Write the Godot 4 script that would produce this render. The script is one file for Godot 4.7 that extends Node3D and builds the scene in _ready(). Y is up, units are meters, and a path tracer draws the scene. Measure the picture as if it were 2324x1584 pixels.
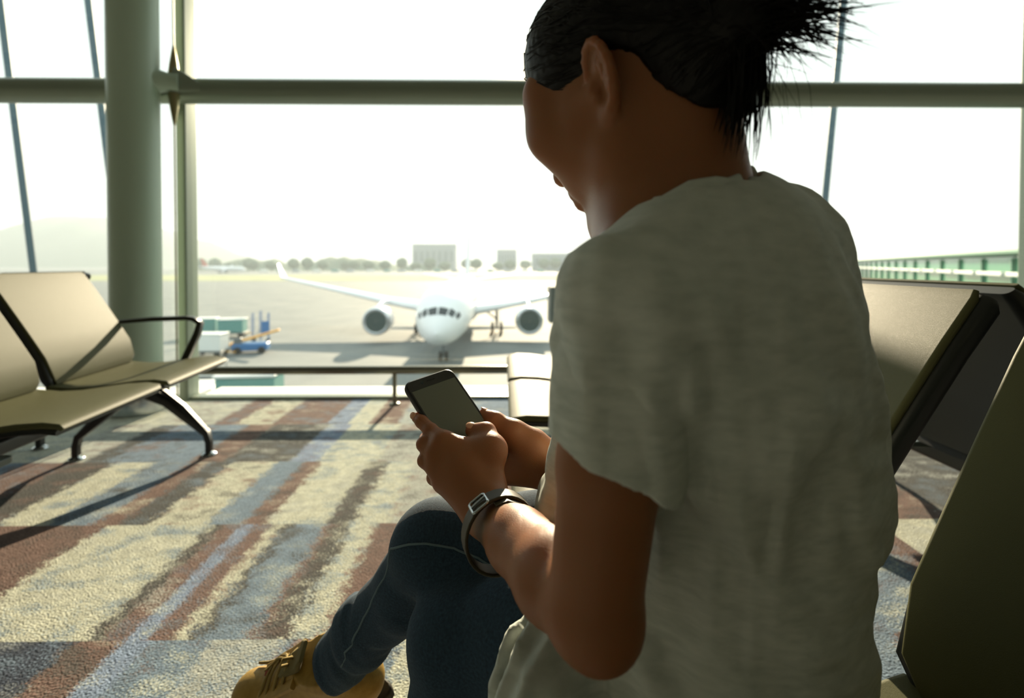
extends Node3D

# ------------------------------------------------------------------ mesh builder
class MB:
	var v := PackedVector3Array()
	var n := PackedVector3Array()
	var uv := PackedVector2Array()
	var ix := PackedInt32Array()

	func tri_out(a: Vector3, b: Vector3, c: Vector3, mid: Vector3) -> void:
		var nn := (b - a).cross(c - a)
		if nn.length() < 1e-14:
			return
		nn = nn.normalized()
		var s := v.size()
		if nn.dot((a + b + c) / 3.0 - mid) < 0.0:
			nn = -nn
			v.append_array([a, b, c])
		else:
			v.append_array([a, c, b])
		n.append_array([nn, nn, nn])
		ix.append_array([s, s + 1, s + 2])

	func quad_out(a: Vector3, b: Vector3, c: Vector3, d: Vector3, mid: Vector3) -> void:
		tri_out(a, b, c, mid)
		tri_out(a, c, d, mid)

	# chamfered box
	func box(at: Vector3, size: Vector3, basis := Basis(), ch := 0.004) -> void:
		var h := size / 2.0
		ch = minf(ch, minf(h.x, minf(h.y, h.z)) * 0.6)
		var p := func(x: float, y: float, z: float) -> Vector3: return at + basis * Vector3(x, y, z)
		var q := h - Vector3(ch, ch, ch)
		for s in [-1.0, 1.0]:
			quad_out(p.call(s * h.x, -q.y, -q.z), p.call(s * h.x, q.y, -q.z), p.call(s * h.x, q.y, q.z), p.call(s * h.x, -q.y, q.z), at)
			quad_out(p.call(-q.x, s * h.y, -q.z), p.call(q.x, s * h.y, -q.z), p.call(q.x, s * h.y, q.z), p.call(-q.x, s * h.y, q.z), at)
			quad_out(p.call(-q.x, -q.y, s * h.z), p.call(q.x, -q.y, s * h.z), p.call(q.x, q.y, s * h.z), p.call(-q.x, q.y, s * h.z), at)
			for t in [-1.0, 1.0]:
				quad_out(p.call(s * h.x, t * q.y, -q.z), p.call(s * h.x, t * q.y, q.z), p.call(s * q.x, t * h.y, q.z), p.call(s * q.x, t * h.y, -q.z), at)
				quad_out(p.call(s * h.x, -q.y, t * q.z), p.call(s * h.x, q.y, t * q.z), p.call(s * q.x, q.y, t * h.z), p.call(s * q.x, -q.y, t * h.z), at)
				quad_out(p.call(-q.x, s * h.y, t * q.z), p.call(q.x, s * h.y, t * q.z), p.call(q.x, s * q.y, t * h.z), p.call(-q.x, s * q.y, t * h.z), at)
				for r in [-1.0, 1.0]:
					tri_out(p.call(s * h.x, t * q.y, r * q.z), p.call(s * q.x, t * h.y, r * q.z), p.call(s * q.x, t * q.y, r * h.z), at)

	# rows of points, each row a ring (closed) or a line; smooth normals
	func grid(rows: Array, closed := true, caps := true, flip := false) -> void:
		var m: int = rows[0].size()
		var s := v.size()
		var acc := PackedVector3Array()
		acc.resize(rows.size() * m)
		var mids := PackedVector3Array()
		for r in rows:
			var c := Vector3.ZERO
			for p in r:
				c += p
			mids.append(c / m)
		var out := 0.0
		var cells := m if closed else m - 1
		for i in rows.size() - 1:
			for j in cells:
				var k := (j + 1) % m
				var a: Vector3 = rows[i][j]
				var b: Vector3 = rows[i][k]
				var c: Vector3 = rows[i + 1][k]
				var d: Vector3 = rows[i + 1][j]
				var nn := (c - a).cross(d - b)
				out += nn.dot((a + b + c + d) / 4.0 - (mids[i] + mids[i + 1]) / 2.0)
				acc[i * m + j] += nn
				acc[i * m + k] += nn
				acc[(i + 1) * m + j] += nn
				acc[(i + 1) * m + k] += nn
		var sign := 1.0
		if closed:
			sign = 1.0 if out >= 0.0 else -1.0
		elif flip:
			sign = -1.0
		for i in rows.size():
			for j in m:
				v.append(rows[i][j])
				n.append((acc[i * m + j] * sign).normalized())
		for i in rows.size() - 1:
			for j in cells:
				var k := (j + 1) % m
				var a := s + i * m + j
				var b := s + i * m + k
				var c := s + (i + 1) * m + k
				var d := s + (i + 1) * m + j
				if sign > 0.0:
					ix.append_array([a, c, b, a, d, c])
				else:
					ix.append_array([a, b, c, a, c, d])
		if closed and caps:
			for e in [0, rows.size() - 1]:
				var inner: Vector3 = mids[1] if e == 0 else mids[rows.size() - 2]
				if inner.distance_to(mids[e]) < 1e-9:
					inner = mids[0] if e else mids[rows.size() - 1]
				for j in m:
					tri_out(mids[e], rows[e][j], rows[e][(j + 1) % m], inner)

	# section: ring of 2D points, x along side, y along the other axis
	func sweep(path: Array, section: Array, side: Vector3, scales := [], caps := true) -> void:
		var rows := []
		for i in path.size():
			var t: Vector3 = path[mini(i + 1, path.size() - 1)] - path[maxi(i - 1, 0)]
			t = t.normalized()
			var a := (side - t * side.dot(t)).normalized()
			var b := t.cross(a)
			var k := Vector2.ONE
			if scales.size():
				k = scales[i] if scales[i] is Vector2 else Vector2.ONE * float(scales[i])
			var r := PackedVector3Array()
			for q in section:
				r.append(path[i] + a * (q.x * k.x) + b * (q.y * k.y))
			rows.append(r)
		grid(rows, true, caps)

	func tube(path: Array, r: float, seg := 10, scales := []) -> void:
		var t: Vector3 = path[path.size() - 1] - path[0]
		var side := Vector3.UP if absf(t.normalized().y) < 0.8 else Vector3.RIGHT
		sweep(path, MB.ring(r, r, seg), side, scales)

	static func ring(a: float, b: float, seg := 12) -> Array:
		var o := []
		for i in seg:
			o.append(Vector2(cos(TAU * i / seg) * a, sin(TAU * i / seg) * b))
		return o

	static func rrect(w: float, h: float, r: float, seg := 3) -> Array:
		var o := []
		r = minf(r, minf(w, h) * 0.499)
		for c in 4:
			var cx := (w / 2.0 - r) * (1.0 if c in [0, 3] else -1.0)
			var cy := (h / 2.0 - r) * (1.0 if c in [0, 1] else -1.0)
			for i in seg + 1:
				var a := PI / 2.0 * (c + float(i) / seg)
				o.append(Vector2(cx + cos(a) * r, cy + sin(a) * r))
		return o

	# plate: outline in the a-b plane, thickness along nn, bevelled
	func plate(at: Vector3, a: Vector3, b: Vector3, outline: Array, t: float, bev: float) -> void:
		var nn := a.cross(b).normalized()
		var mid := Vector2.ZERO
		for q in outline:
			mid += q
		mid /= outline.size()
		var rows := []
		for l in [[-t / 2, bev], [-t / 2 + bev * 0.3, bev * 0.3], [-t / 2 + bev, 0.0], [t / 2 - bev, 0.0], [t / 2 - bev * 0.3, bev * 0.3], [t / 2, bev]]:
			var r := PackedVector3Array()
			for q in outline:
				var w: Vector2 = q - mid
				w = w - w.normalized() * float(l[1])
				r.append(at + a * (mid.x + w.x) + b * (mid.y + w.y) + nn * float(l[0]))
			rows.append(r)
		grid(rows)

	# profile: Vector2(radius, along axis)
	func lathe(at: Vector3, axis: Vector3, profile: Array, seg := 24) -> void:
		axis = axis.normalized()
		var a := axis.cross(Vector3.UP if absf(axis.y) < 0.9 else Vector3.RIGHT).normalized()
		var b := axis.cross(a)
		var rows := []
		for q in profile:
			var r := PackedVector3Array()
			for i in seg:
				r.append(at + axis * q.y + (a * cos(TAU * i / seg) + b * sin(TAU * i / seg)) * maxf(q.x, 1e-5))
			rows.append(r)
		grid(rows)

	func ball(at: Vector3, radii: Vector3, basis := Basis(), seg := 12) -> void:
		var rows := []
		for i in seg / 2 + 1:
			var t := PI * i / (seg / 2)
			var r := PackedVector3Array()
			for j in seg:
				var p := TAU * j / seg
				r.append(at + basis * (Vector3(sin(t) * cos(p), cos(t), sin(t) * sin(p)) * radii))
			rows.append(r)
		grid(rows, true, false)

	func mesh() -> ArrayMesh:
		var arr := []
		arr.resize(Mesh.ARRAY_MAX)
		arr[Mesh.ARRAY_VERTEX] = v
		arr[Mesh.ARRAY_NORMAL] = n
		if uv.size() == v.size():
			arr[Mesh.ARRAY_TEX_UV] = uv
		arr[Mesh.ARRAY_INDEX] = ix
		var am := ArrayMesh.new()
		am.add_surface_from_arrays(Mesh.PRIMITIVE_TRIANGLES, arr)
		return am

# ------------------------------------------------------------------ distance field, meshed as surface nets
class Fld:
	var lo: Vector3
	var c: float
	var nx: int
	var ny: int
	var nz: int
	var v := PackedFloat32Array()

	func _init(a: Vector3, b: Vector3, cell: float) -> void:
		lo = Vector3(minf(a.x, b.x), minf(a.y, b.y), minf(a.z, b.z))
		var d := (b - a).abs()
		c = cell
		nx = int(d.x / cell) + 2
		ny = int(d.y / cell) + 2
		nz = int(d.z / cell) + 2
		v.resize(nx * ny * nz)
		v.fill(1.0)

	func span(a: Vector3, b: Vector3, m: float) -> Array:
		var l := Vector3(minf(a.x, b.x), minf(a.y, b.y), minf(a.z, b.z)) - Vector3(m, m, m) - lo
		var h := Vector3(maxf(a.x, b.x), maxf(a.y, b.y), maxf(a.z, b.z)) + Vector3(m, m, m) - lo
		return [clampi(int(l.x / c), 0, nx), clampi(int(h.x / c) + 2, 0, nx), clampi(int(l.y / c), 0, ny), clampi(int(h.y / c) + 2, 0, ny), clampi(int(l.z / c), 0, nz), clampi(int(h.z / c) + 2, 0, nz)]

	# tapered capsule; flat > 1 makes it thinner along fn; sub cuts it out
	func cap(a: Vector3, b: Vector3, ra: float, rb: float, k := 0.01, fn := Vector3.ZERO, flat := 1.0, sub := false) -> void:
		var s := span(a, b, maxf(ra, rb) + k + 3.0 * c)
		var ba := b - a
		var ff := flat - 1.0
		var use := ff != 0.0
		if use:
			ba += fn * (ba.dot(fn) * ff)
		var bb := maxf(ba.dot(ba), 1e-12)
		var dr := rb - ra
		var ik := 1.0 / k
		for z in range(s[4], s[5]):
			for y in range(s[2], s[3]):
				var i: int = (z * ny + y) * nx + s[0]
				var pa := lo + Vector3(s[0] * c, y * c, z * c) - a
				for x in range(s[0], s[1]):
					var q := pa
					if use:
						q += fn * (pa.dot(fn) * ff)
					var t := clampf(q.dot(ba) / bb, 0.0, 1.0)
					var d := (q - ba * t).length() - (ra + dr * t)
					var o := v[i]
					if sub:
						d = -d
						var h := maxf(k - absf(d - o), 0.0) * ik
						v[i] = maxf(d, o) + h * h * k * 0.25
					else:
						var h := maxf(k - absf(d - o), 0.0) * ik
						v[i] = minf(d, o) - h * h * k * 0.25
					i += 1
					pa.x += c

	func chain(pts: Array, radii: Array, k := 0.01, fn := Vector3.ZERO, flat := 1.0) -> void:
		for i in pts.size() - 1:
			cap(pts[i], pts[i + 1], radii[i], radii[i + 1], k, fn, flat)

	func ell(at: Vector3, basis: Basis, radii: Vector3, k := 0.01, sub := false) -> void:
		var m := maxf(radii.x, maxf(radii.y, radii.z)) + k + 3.0 * c
		var s := span(at, at, m)
		var inv := basis.transposed()
		var ir := Vector3.ONE / radii
		var ik := 1.0 / k
		for z in range(s[4], s[5]):
			for y in range(s[2], s[3]):
				var i: int = (z * ny + y) * nx + s[0]
				for x in range(s[0], s[1]):
					var q := inv * (lo + Vector3(x * c, y * c, z * c) - at)
					var e := q * ir
					var k0 := e.length()
					var k1 := maxf((e * ir).length(), 1e-6)
					var d := k0 * (k0 - 1.0) / k1
					var o := v[i]
					if sub:
						d = -d
						var h := maxf(k - absf(d - o), 0.0) * ik
						v[i] = maxf(d, o) + h * h * k * 0.25
					else:
						var h := maxf(k - absf(d - o), 0.0) * ik
						v[i] = minf(d, o) - h * h * k * 0.25
					i += 1

	# keep only where (p - at).nn <= 0, within reach of at
	func cut(at: Vector3, nn: Vector3, reach: float) -> void:
		var s := span(at, at, reach)
		for z in range(s[4], s[5]):
			for y in range(s[2], s[3]):
				var i: int = (z * ny + y) * nx + s[0]
				for x in range(s[0], s[1]):
					var q := lo + Vector3(x * c, y * c, z * c) - at
					if q.length_squared() < reach * reach:
						v[i] = maxf(v[i], q.dot(nn))
					i += 1

	# moves the surface outwards by what f gives
	func shift(f: Callable) -> void:
		var i := 0
		for z in nz:
			for y in ny:
				for x in nx:
					if absf(v[i]) < 0.035:
						v[i] -= f.call(lo + Vector3(x * c, y * c, z * c))
					i += 1

	func mesh(mb: MB) -> void:
		var id := PackedInt32Array()
		id.resize(nx * ny * nz)
		id.fill(-1)
		var off := [0, 1, nx, nx + 1, nx * ny, nx * ny + 1, nx * ny + nx, nx * ny + nx + 1]
		var edges := [[0, 1], [0, 2], [0, 4], [1, 3], [1, 5], [2, 3], [2, 6], [3, 7], [4, 5], [4, 6], [5, 7], [6, 7]]
		var lim := c * 5.0
		var near := PackedInt32Array()
		for z in nz - 1:
			for y in ny - 1:
				var i := (z * ny + y) * nx
				for x in nx - 1:
					if absf(v[i]) < lim:
						var neg := 0
						var val := []
						for o in off:
							var q := v[i + o]
							val.append(q)
							if q < 0.0:
								neg += 1
						if neg > 0 and neg < 8:
							var sum := Vector3.ZERO
							var cnt := 0
							for e in edges:
								var va: float = val[e[0]]
								var vb: float = val[e[1]]
								if (va < 0.0) != (vb < 0.0):
									var t := va / (va - vb)
									var pa := Vector3(e[0] & 1, (e[0] >> 1) & 1, e[0] >> 2)
									var pb := Vector3(e[1] & 1, (e[1] >> 1) & 1, e[1] >> 2)
									sum += pa.lerp(pb, t)
									cnt += 1
							sum /= cnt
							var w := sum
							var g := Vector3(
								lerpf(lerpf(val[1] - val[0], val[3] - val[2], w.y), lerpf(val[5] - val[4], val[7] - val[6], w.y), w.z),
								lerpf(lerpf(val[2] - val[0], val[3] - val[1], w.x), lerpf(val[6] - val[4], val[7] - val[5], w.x), w.z),
								lerpf(lerpf(val[4] - val[0], val[5] - val[1], w.x), lerpf(val[6] - val[2], val[7] - val[3], w.x), w.y))
							id[i] = mb.v.size()
							mb.v.append(lo + (Vector3(x, y, z) + sum) * c)
							mb.n.append(g.normalized())
							near.append(i)
					i += 1
		for i in near:
			var x := i % nx
			var y := (i / nx) % ny
			var z := i / (nx * ny)
			var a0 := v[i] < 0.0
			if y > 0 and z > 0 and a0 != (v[i + 1] < 0.0):
				face(mb, id[i], id[i - nx], id[i - nx - nx * ny], id[i - nx * ny], a0)
			if x > 0 and z > 0 and a0 != (v[i + nx] < 0.0):
				face(mb, id[i], id[i - nx * ny], id[i - 1 - nx * ny], id[i - 1], a0)
			if x > 0 and y > 0 and a0 != (v[i + nx * ny] < 0.0):
				face(mb, id[i], id[i - 1], id[i - 1 - nx], id[i - nx], a0)

	func face(mb: MB, a: int, b: int, cc: int, d: int, inside: bool) -> void:
		if a < 0 or b < 0 or cc < 0 or d < 0:
			return
		if inside:
			mb.ix.append_array([a, cc, b, a, d, cc])
		else:
			mb.ix.append_array([a, b, cc, a, cc, d])

# ------------------------------------------------------------------ naming
var taken := {}
var M := {}

func numbered(called: String) -> String:
	var k: int = taken.get(called, 0)
	taken[called] = k + 1
	return called if k == 0 else "%s_%03d" % [called, k]

func tag(o: Node, label := "", category := "", group := "", kind := "") -> Node:
	for p in [["label", label], ["category", category], ["group", group], ["kind", kind]]:
		if p[1]:
			o.set_meta(p[0], p[1])
	return o

func thing(called: String, label: String, category: String, at := Vector3.ZERO, turn := 0.0, group := "") -> Node3D:
	var o := Node3D.new()
	o.name = numbered(called)
	add_child(o, true)
	o.position = at
	o.rotation.y = turn
	tag(o, label, category, group)
	return o

func obj(called: String, mb: MB, mat: Material, parent: Node = self) -> MeshInstance3D:
	var o := MeshInstance3D.new()
	o.name = numbered(called) if parent == self else called
	o.mesh = mb.mesh()
	o.material_override = mat
	parent.add_child(o, true)
	return o

func struct(called: String, mb: MB, mat: Material) -> MeshInstance3D:
	var o := obj(called, mb, mat)
	o.set_meta("kind", "structure")
	return o

# ------------------------------------------------------------------ materials
func col(r: int, g: int, b: int) -> Color:
	return Color(r / 255.0, g / 255.0, b / 255.0)

func mat(called: String, c: Color, rough := 0.6, metal := 0.0) -> StandardMaterial3D:
	var m := StandardMaterial3D.new()
	m.resource_name = called
	m.albedo_color = c
	m.roughness = rough
	m.metallic = metal
	M[called] = m
	return m

func noise_tex(seed_: int, freq: float, size: int, ramp: Array = [], octaves := 4, type := FastNoiseLite.TYPE_SIMPLEX_SMOOTH) -> NoiseTexture2D:
	var f := FastNoiseLite.new()
	f.seed = seed_
	f.frequency = freq
	f.noise_type = type
	f.fractal_octaves = octaves
	var t := NoiseTexture2D.new()
	t.width = size
	t.height = size
	t.seamless = true
	t.noise = f
	if ramp.size():
		var g := Gradient.new()
		var offs := PackedFloat32Array()
		var cols := PackedColorArray()
		for i in ramp.size():
			offs.append(float(i) / (ramp.size() - 1))
			cols.append(ramp[i])
		g.offsets = offs
		g.colors = cols
		t.color_ramp = g
	return t

func bumpy(m: StandardMaterial3D, seed_: int, freq: float, strength: float, scale: float) -> void:
	var t := noise_tex(seed_, freq, 512)
	t.as_normal_map = true
	t.bump_strength = 6.0
	m.normal_enabled = true
	m.normal_texture = t
	m.normal_scale = strength
	m.uv1_triplanar = true
	m.uv1_scale = Vector3.ONE * scale

func materials() -> void:
	mat("white_paint", col(232, 232, 226), 0.45)
	mat("wall_paint", col(205, 208, 200), 0.8)
	mat("ceiling_paint", col(222, 222, 214), 0.7)
	mat("dark_slat", col(70, 74, 70), 0.6)
	mat("column_paint", col(176, 194, 178), 0.35)
	var fm: StandardMaterial3D = mat("frame_metal", col(132, 142, 128), 0.4, 0.3)
	fm.metallic_specular = 0.5
	mat("rail_metal", col(120, 118, 105), 0.28, 0.9)
	mat("rod_metal", col(150, 140, 105), 0.35, 0.8)
	mat("chrome", col(215, 215, 210), 0.12, 1.0)
	mat("ledge", col(240, 240, 236), 0.6)
	var g: StandardMaterial3D = mat("glass", Color(0.93, 1.0, 0.97, 0.05), 0.02)
	g.transparency = BaseMaterial3D.TRANSPARENCY_ALPHA
	g.metallic_specular = 0.5
	var le: StandardMaterial3D = mat("seat_leather", col(84, 84, 57), 0.52)
	le.metallic_specular = 0.24
	bumpy(le, 5, 0.3, 0.22, 10.0)
	mat("shell_black", col(24, 28, 27), 0.42)
	mat("frame_black", col(20, 21, 20), 0.33)
	mat("table_top", col(70, 78, 74), 0.3)
	# people
	var sk: StandardMaterial3D = mat("skin", col(148, 98, 66), 0.48)
	sk.subsurf_scatter_enabled = true
	sk.subsurf_scatter_strength = 0.4
	bumpy(sk, 41, 0.2, 0.12, 7.0)
	sk.metallic_specular = 0.36
	mat("nail", col(214, 160, 128), 0.3)
	var hr: StandardMaterial3D = mat("hair", col(11, 9, 8), 0.5)
	hr.metallic_specular = 0.35
	var sh: StandardMaterial3D = mat("shirt", Color.WHITE, 0.95)
	sh.albedo_texture = noise_tex(12, 0.02, 512, [col(188, 196, 188), col(208, 214, 206), col(224, 228, 221)], 5)
	sh.uv1_triplanar = true
	sh.uv1_scale = Vector3(3.2, 9.0, 3.2)
	sh.backlight_enabled = true
	sh.backlight = Color(0.45, 0.44, 0.4)
	var de: StandardMaterial3D = mat("denim", Color.WHITE, 0.9)
	de.albedo_texture = noise_tex(13, 0.05, 512, [col(26, 46, 64), col(40, 64, 84), col(60, 90, 110)], 5)
	bumpy(de, 14, 0.35, 0.5, 9.0)
	mat("denim_thread", col(96, 118, 128), 0.9)
	var bo: StandardMaterial3D = mat("boot_leather", Color.WHITE, 0.5)
	bo.albedo_texture = noise_tex(15, 0.03, 256, [col(150, 118, 48), col(172, 138, 62), col(188, 154, 76)], 4)
	bumpy(bo, 16, 0.25, 0.3, 8.0)
	mat("boot_dark", col(44, 36, 22), 0.7)
	mat("boot_lining", col(112, 100, 58), 0.9)
	mat("lace", col(150, 128, 72), 0.9)
	mat("red_tab", col(150, 70, 50), 0.8)
	mat("phone_body", col(16, 17, 17), 0.38)
	var ps: StandardMaterial3D = mat("phone_glass", col(14, 16, 15), 0.06)
	ps.metallic_specular = 0.6
	var pd: StandardMaterial3D = mat("phone_screen", col(88, 92, 80), 0.07)
	pd.metallic_specular = 0.6
	mat("slot_black", col(5, 5, 5), 0.6)
	mat("strap", col(58, 52, 32), 0.5)
	mat("steel", col(190, 196, 200), 0.2, 1.0)
	# outside
	var ap: StandardMaterial3D = mat("concrete", Color.WHITE, 0.8)
	ap.albedo_texture = noise_tex(21, 0.01, 512, [col(98, 104, 105), col(112, 117, 116), col(124, 127, 124)], 5)
	ap.uv1_triplanar = true
	ap.uv1_scale = Vector3.ONE * 0.02
	var gr: StandardMaterial3D = mat("grass", Color.WHITE, 0.95)
	gr.albedo_texture = noise_tex(22, 0.02, 256, [col(120, 128, 84), col(146, 150, 108), col(160, 160, 120)], 4)
	gr.uv1_triplanar = true
	gr.uv1_scale = Vector3.ONE * 0.01
	mat("aircraft_white", col(236, 238, 240), 0.28)
	mat("aircraft_grey", col(96, 104, 108), 0.4)
	mat("intake_lip", col(200, 205, 210), 0.2, 1.0)
	mat("intake_dark", col(34, 62, 62), 0.35)
	mat("tyre", col(32, 32, 32), 0.9)
	mat("cockpit_glass", col(40, 52, 58), 0.08)
	mat("tail_red", col(190, 90, 70), 0.4)
	mat("pole_paint", col(70, 96, 108), 0.5)
	var pg: StandardMaterial3D = mat("pier_glass", col(72, 138, 106), 0.15)
	pg.metallic_specular = 0.5
	mat("pier_glass_dark", col(50, 96, 86), 0.15)
	mat("pier_roof", col(92, 140, 116), 0.5)
	mat("bridge_grey", col(74, 82, 76), 0.6)
	mat("hill_green", col(96, 112, 92), 1.0)
	mat("building_grey", col(150, 160, 165), 0.8)
	mat("cart_white", col(228, 230, 226), 0.5)
	mat("cart_teal", col(96, 150, 144), 0.5)
	mat("cart_blue", col(44, 110, 170), 0.5)
	mat("cart_yellow", col(220, 160, 50), 0.5)
	mat("cart_frame", col(90, 96, 98), 0.5)
	mat("window_dark", col(110, 124, 130), 0.2)

# ------------------------------------------------------------------ carpet
func carpet_texture() -> ImageTexture:
	# woven blocks: rows across the room (z), strips within a row (x), in metres
	var cream := Vector3(0.79, 0.80, 0.735)
	var pale := Vector3(0.70, 0.72, 0.70)
	var blue := Vector3(0.48, 0.555, 0.63)
	var lilac := Vector3(0.54, 0.61, 0.72)
	var coal := Vector3(0.33, 0.33, 0.325)
	var rust := Vector3(0.48, 0.395, 0.37)
	var navy := Vector3(0.25, 0.28, 0.34)
	var rows := [
		[-3.6, [[-3.3, pale], [-2.9, blue], [-2.5, rust], [-2.04, cream], [-1.64, pale], [-1.51, rust], [-1.31, cream], [-1.0, rust], [-0.88, lilac], [-0.76, cream], [-0.6, rust], [-0.42, pale], [-0.2, cream], [0.1, blue], [0.5, rust], [0.9, coal], [1.3, cream], [2.2, blue]]],
		[-2.98, [[-3.0, blue], [-2.44, coal], [-2.16, cream], [-1.92, pale], [-1.82, coal], [-1.56, blue], [-1.43, blue], [-1.28, rust], [-0.98, coal], [-0.85, lilac], [-0.575, cream], [-0.3, pale], [0.0, rust], [0.3, cream], [0.8, coal], [1.4, rust], [2.2, pale]]],
		[-2.414, [[-2.9, rust], [-2.5, coal], [-2.15, blue], [-1.94, rust], [-1.76, coal], [-1.585, cream], [-1.50, blue], [-1.42, blue], [-1.33, rust], [-1.23, coal], [-1.03, cream], [-0.905, blue], [-0.828, rust], [-0.615, cream], [-0.526, coal], [-0.40, cream], [-0.25, pale], [0.0, blue], [0.4, rust], [0.8, cream], [1.3, coal], [2.2, blue]]],
		[-1.83, [[-2.9, cream], [-2.3, coal], [-1.9, blue], [-1.37, rust], [-1.0, cream], [-0.965, coal], [-0.905, rust], [-0.855, lilac], [-0.80, rust], [-0.755, cream], [-0.73, coal], [-0.61, blue], [-0.585, rust], [-0.525, coal], [-0.44, cream], [-0.33, rust], [-0.1, blue], [0.25, coal], [0.6, cream], [1.2, blue], [2.2, rust]]],
		[-1.266, [[-2.9, blue], [-2.2, coal], [-1.6, rust], [-1.02, navy], [-0.91, rust], [-0.84, lilac], [-0.70, blue], [-0.52, pale], [-0.49, blue], [-0.38, rust], [-0.25, blue], [-0.1, cream], [0.1, rust], [0.35, navy], [0.7, cream], [0.95, blue], [2.2, rust]]],
		[-0.70, [[-2.6, coal], [-1.8, cream], [-1.2, rust], [-0.8, lilac], [-0.3, blue], [0.1, cream], [0.5, coal], [0.9, blue], [1.4, rust], [2.2, pale]]],
	]
	var w := 2048
	var h := 1365
	var na := FastNoiseLite.new()
	na.seed = 3
	na.frequency = 0.04
	na.fractal_octaves = 3
	var nb := FastNoiseLite.new()
	nb.seed = 4
	nb.frequency = 0.30
	nb.fractal_octaves = 2
	var nc := FastNoiseLite.new()
	nc.seed = 8
	nc.frequency = 0.010
	nc.fractal_octaves = 3
	var mix := [rust, blue, coal, pale, cream, blue]
	var data := PackedByteArray()
	data.resize(w * h * 3)
	var rng := RandomNumberGenerator.new()
	rng.seed = 77
	var at := 0
	for j in h:
		var zz := -3.6 + 3.0 * (j + 0.5) / h
		var row := 0
		for r in rows.size():
			if zz + 0.004 * na.get_noise_2d(j * 3.0, 500.0) >= rows[r][0]:
				row = r
		var strips: Array = rows[row][1]
		var edges := PackedFloat32Array()
		for s in strips:
			edges.append(s[0])
		var crisp := false
		for i in w:
			var xx := -3.2 + 4.5 * (i + 0.5) / w
			var e := nb.get_noise_2d(i, j)
			var broad := na.get_noise_2d(i, j)
			var q := xx + rng.randf_range(-0.008, 0.008) + (0.012 * e + 0.008 * broad if crisp else 0.030 * e + 0.03 * broad)
			var k := 0
			while k < edges.size() - 1 and q > edges[k]:
				k += 1
			var c: Vector3 = strips[k][1]
			crisp = c == lilac or (k < strips.size() - 1 and strips[k + 1][1] == lilac) or (k > 0 and strips[k - 1][1] == lilac)
			# yarns of the neighbouring colours come through in patches
			var t := nc.get_noise_2d(i, j * 1.6) + 0.55 * e + rng.randf_range(-0.25, 0.25)
			if t > 0.36:
				c = c.lerp(mix[(k + row) % 6], 0.75)
			elif t < -0.42:
				c = c.lerp(mix[(k + row + 2) % 6], 0.55)
			var f := 1.0 + 0.16 * e + 0.10 * broad + rng.randf_range(-0.10, 0.10)
			data[at] = int(clampf(c.x * f, 0.0, 1.0) * 255.0)
			data[at + 1] = int(clampf(c.y * f, 0.0, 1.0) * 255.0)
			data[at + 2] = int(clampf(c.z * f, 0.0, 1.0) * 255.0)
			at += 3
	return ImageTexture.create_from_image(Image.create_from_data(w, h, false, Image.FORMAT_RGB8, data))

# ------------------------------------------------------------------ the hall
const WZ := -3.57

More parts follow.
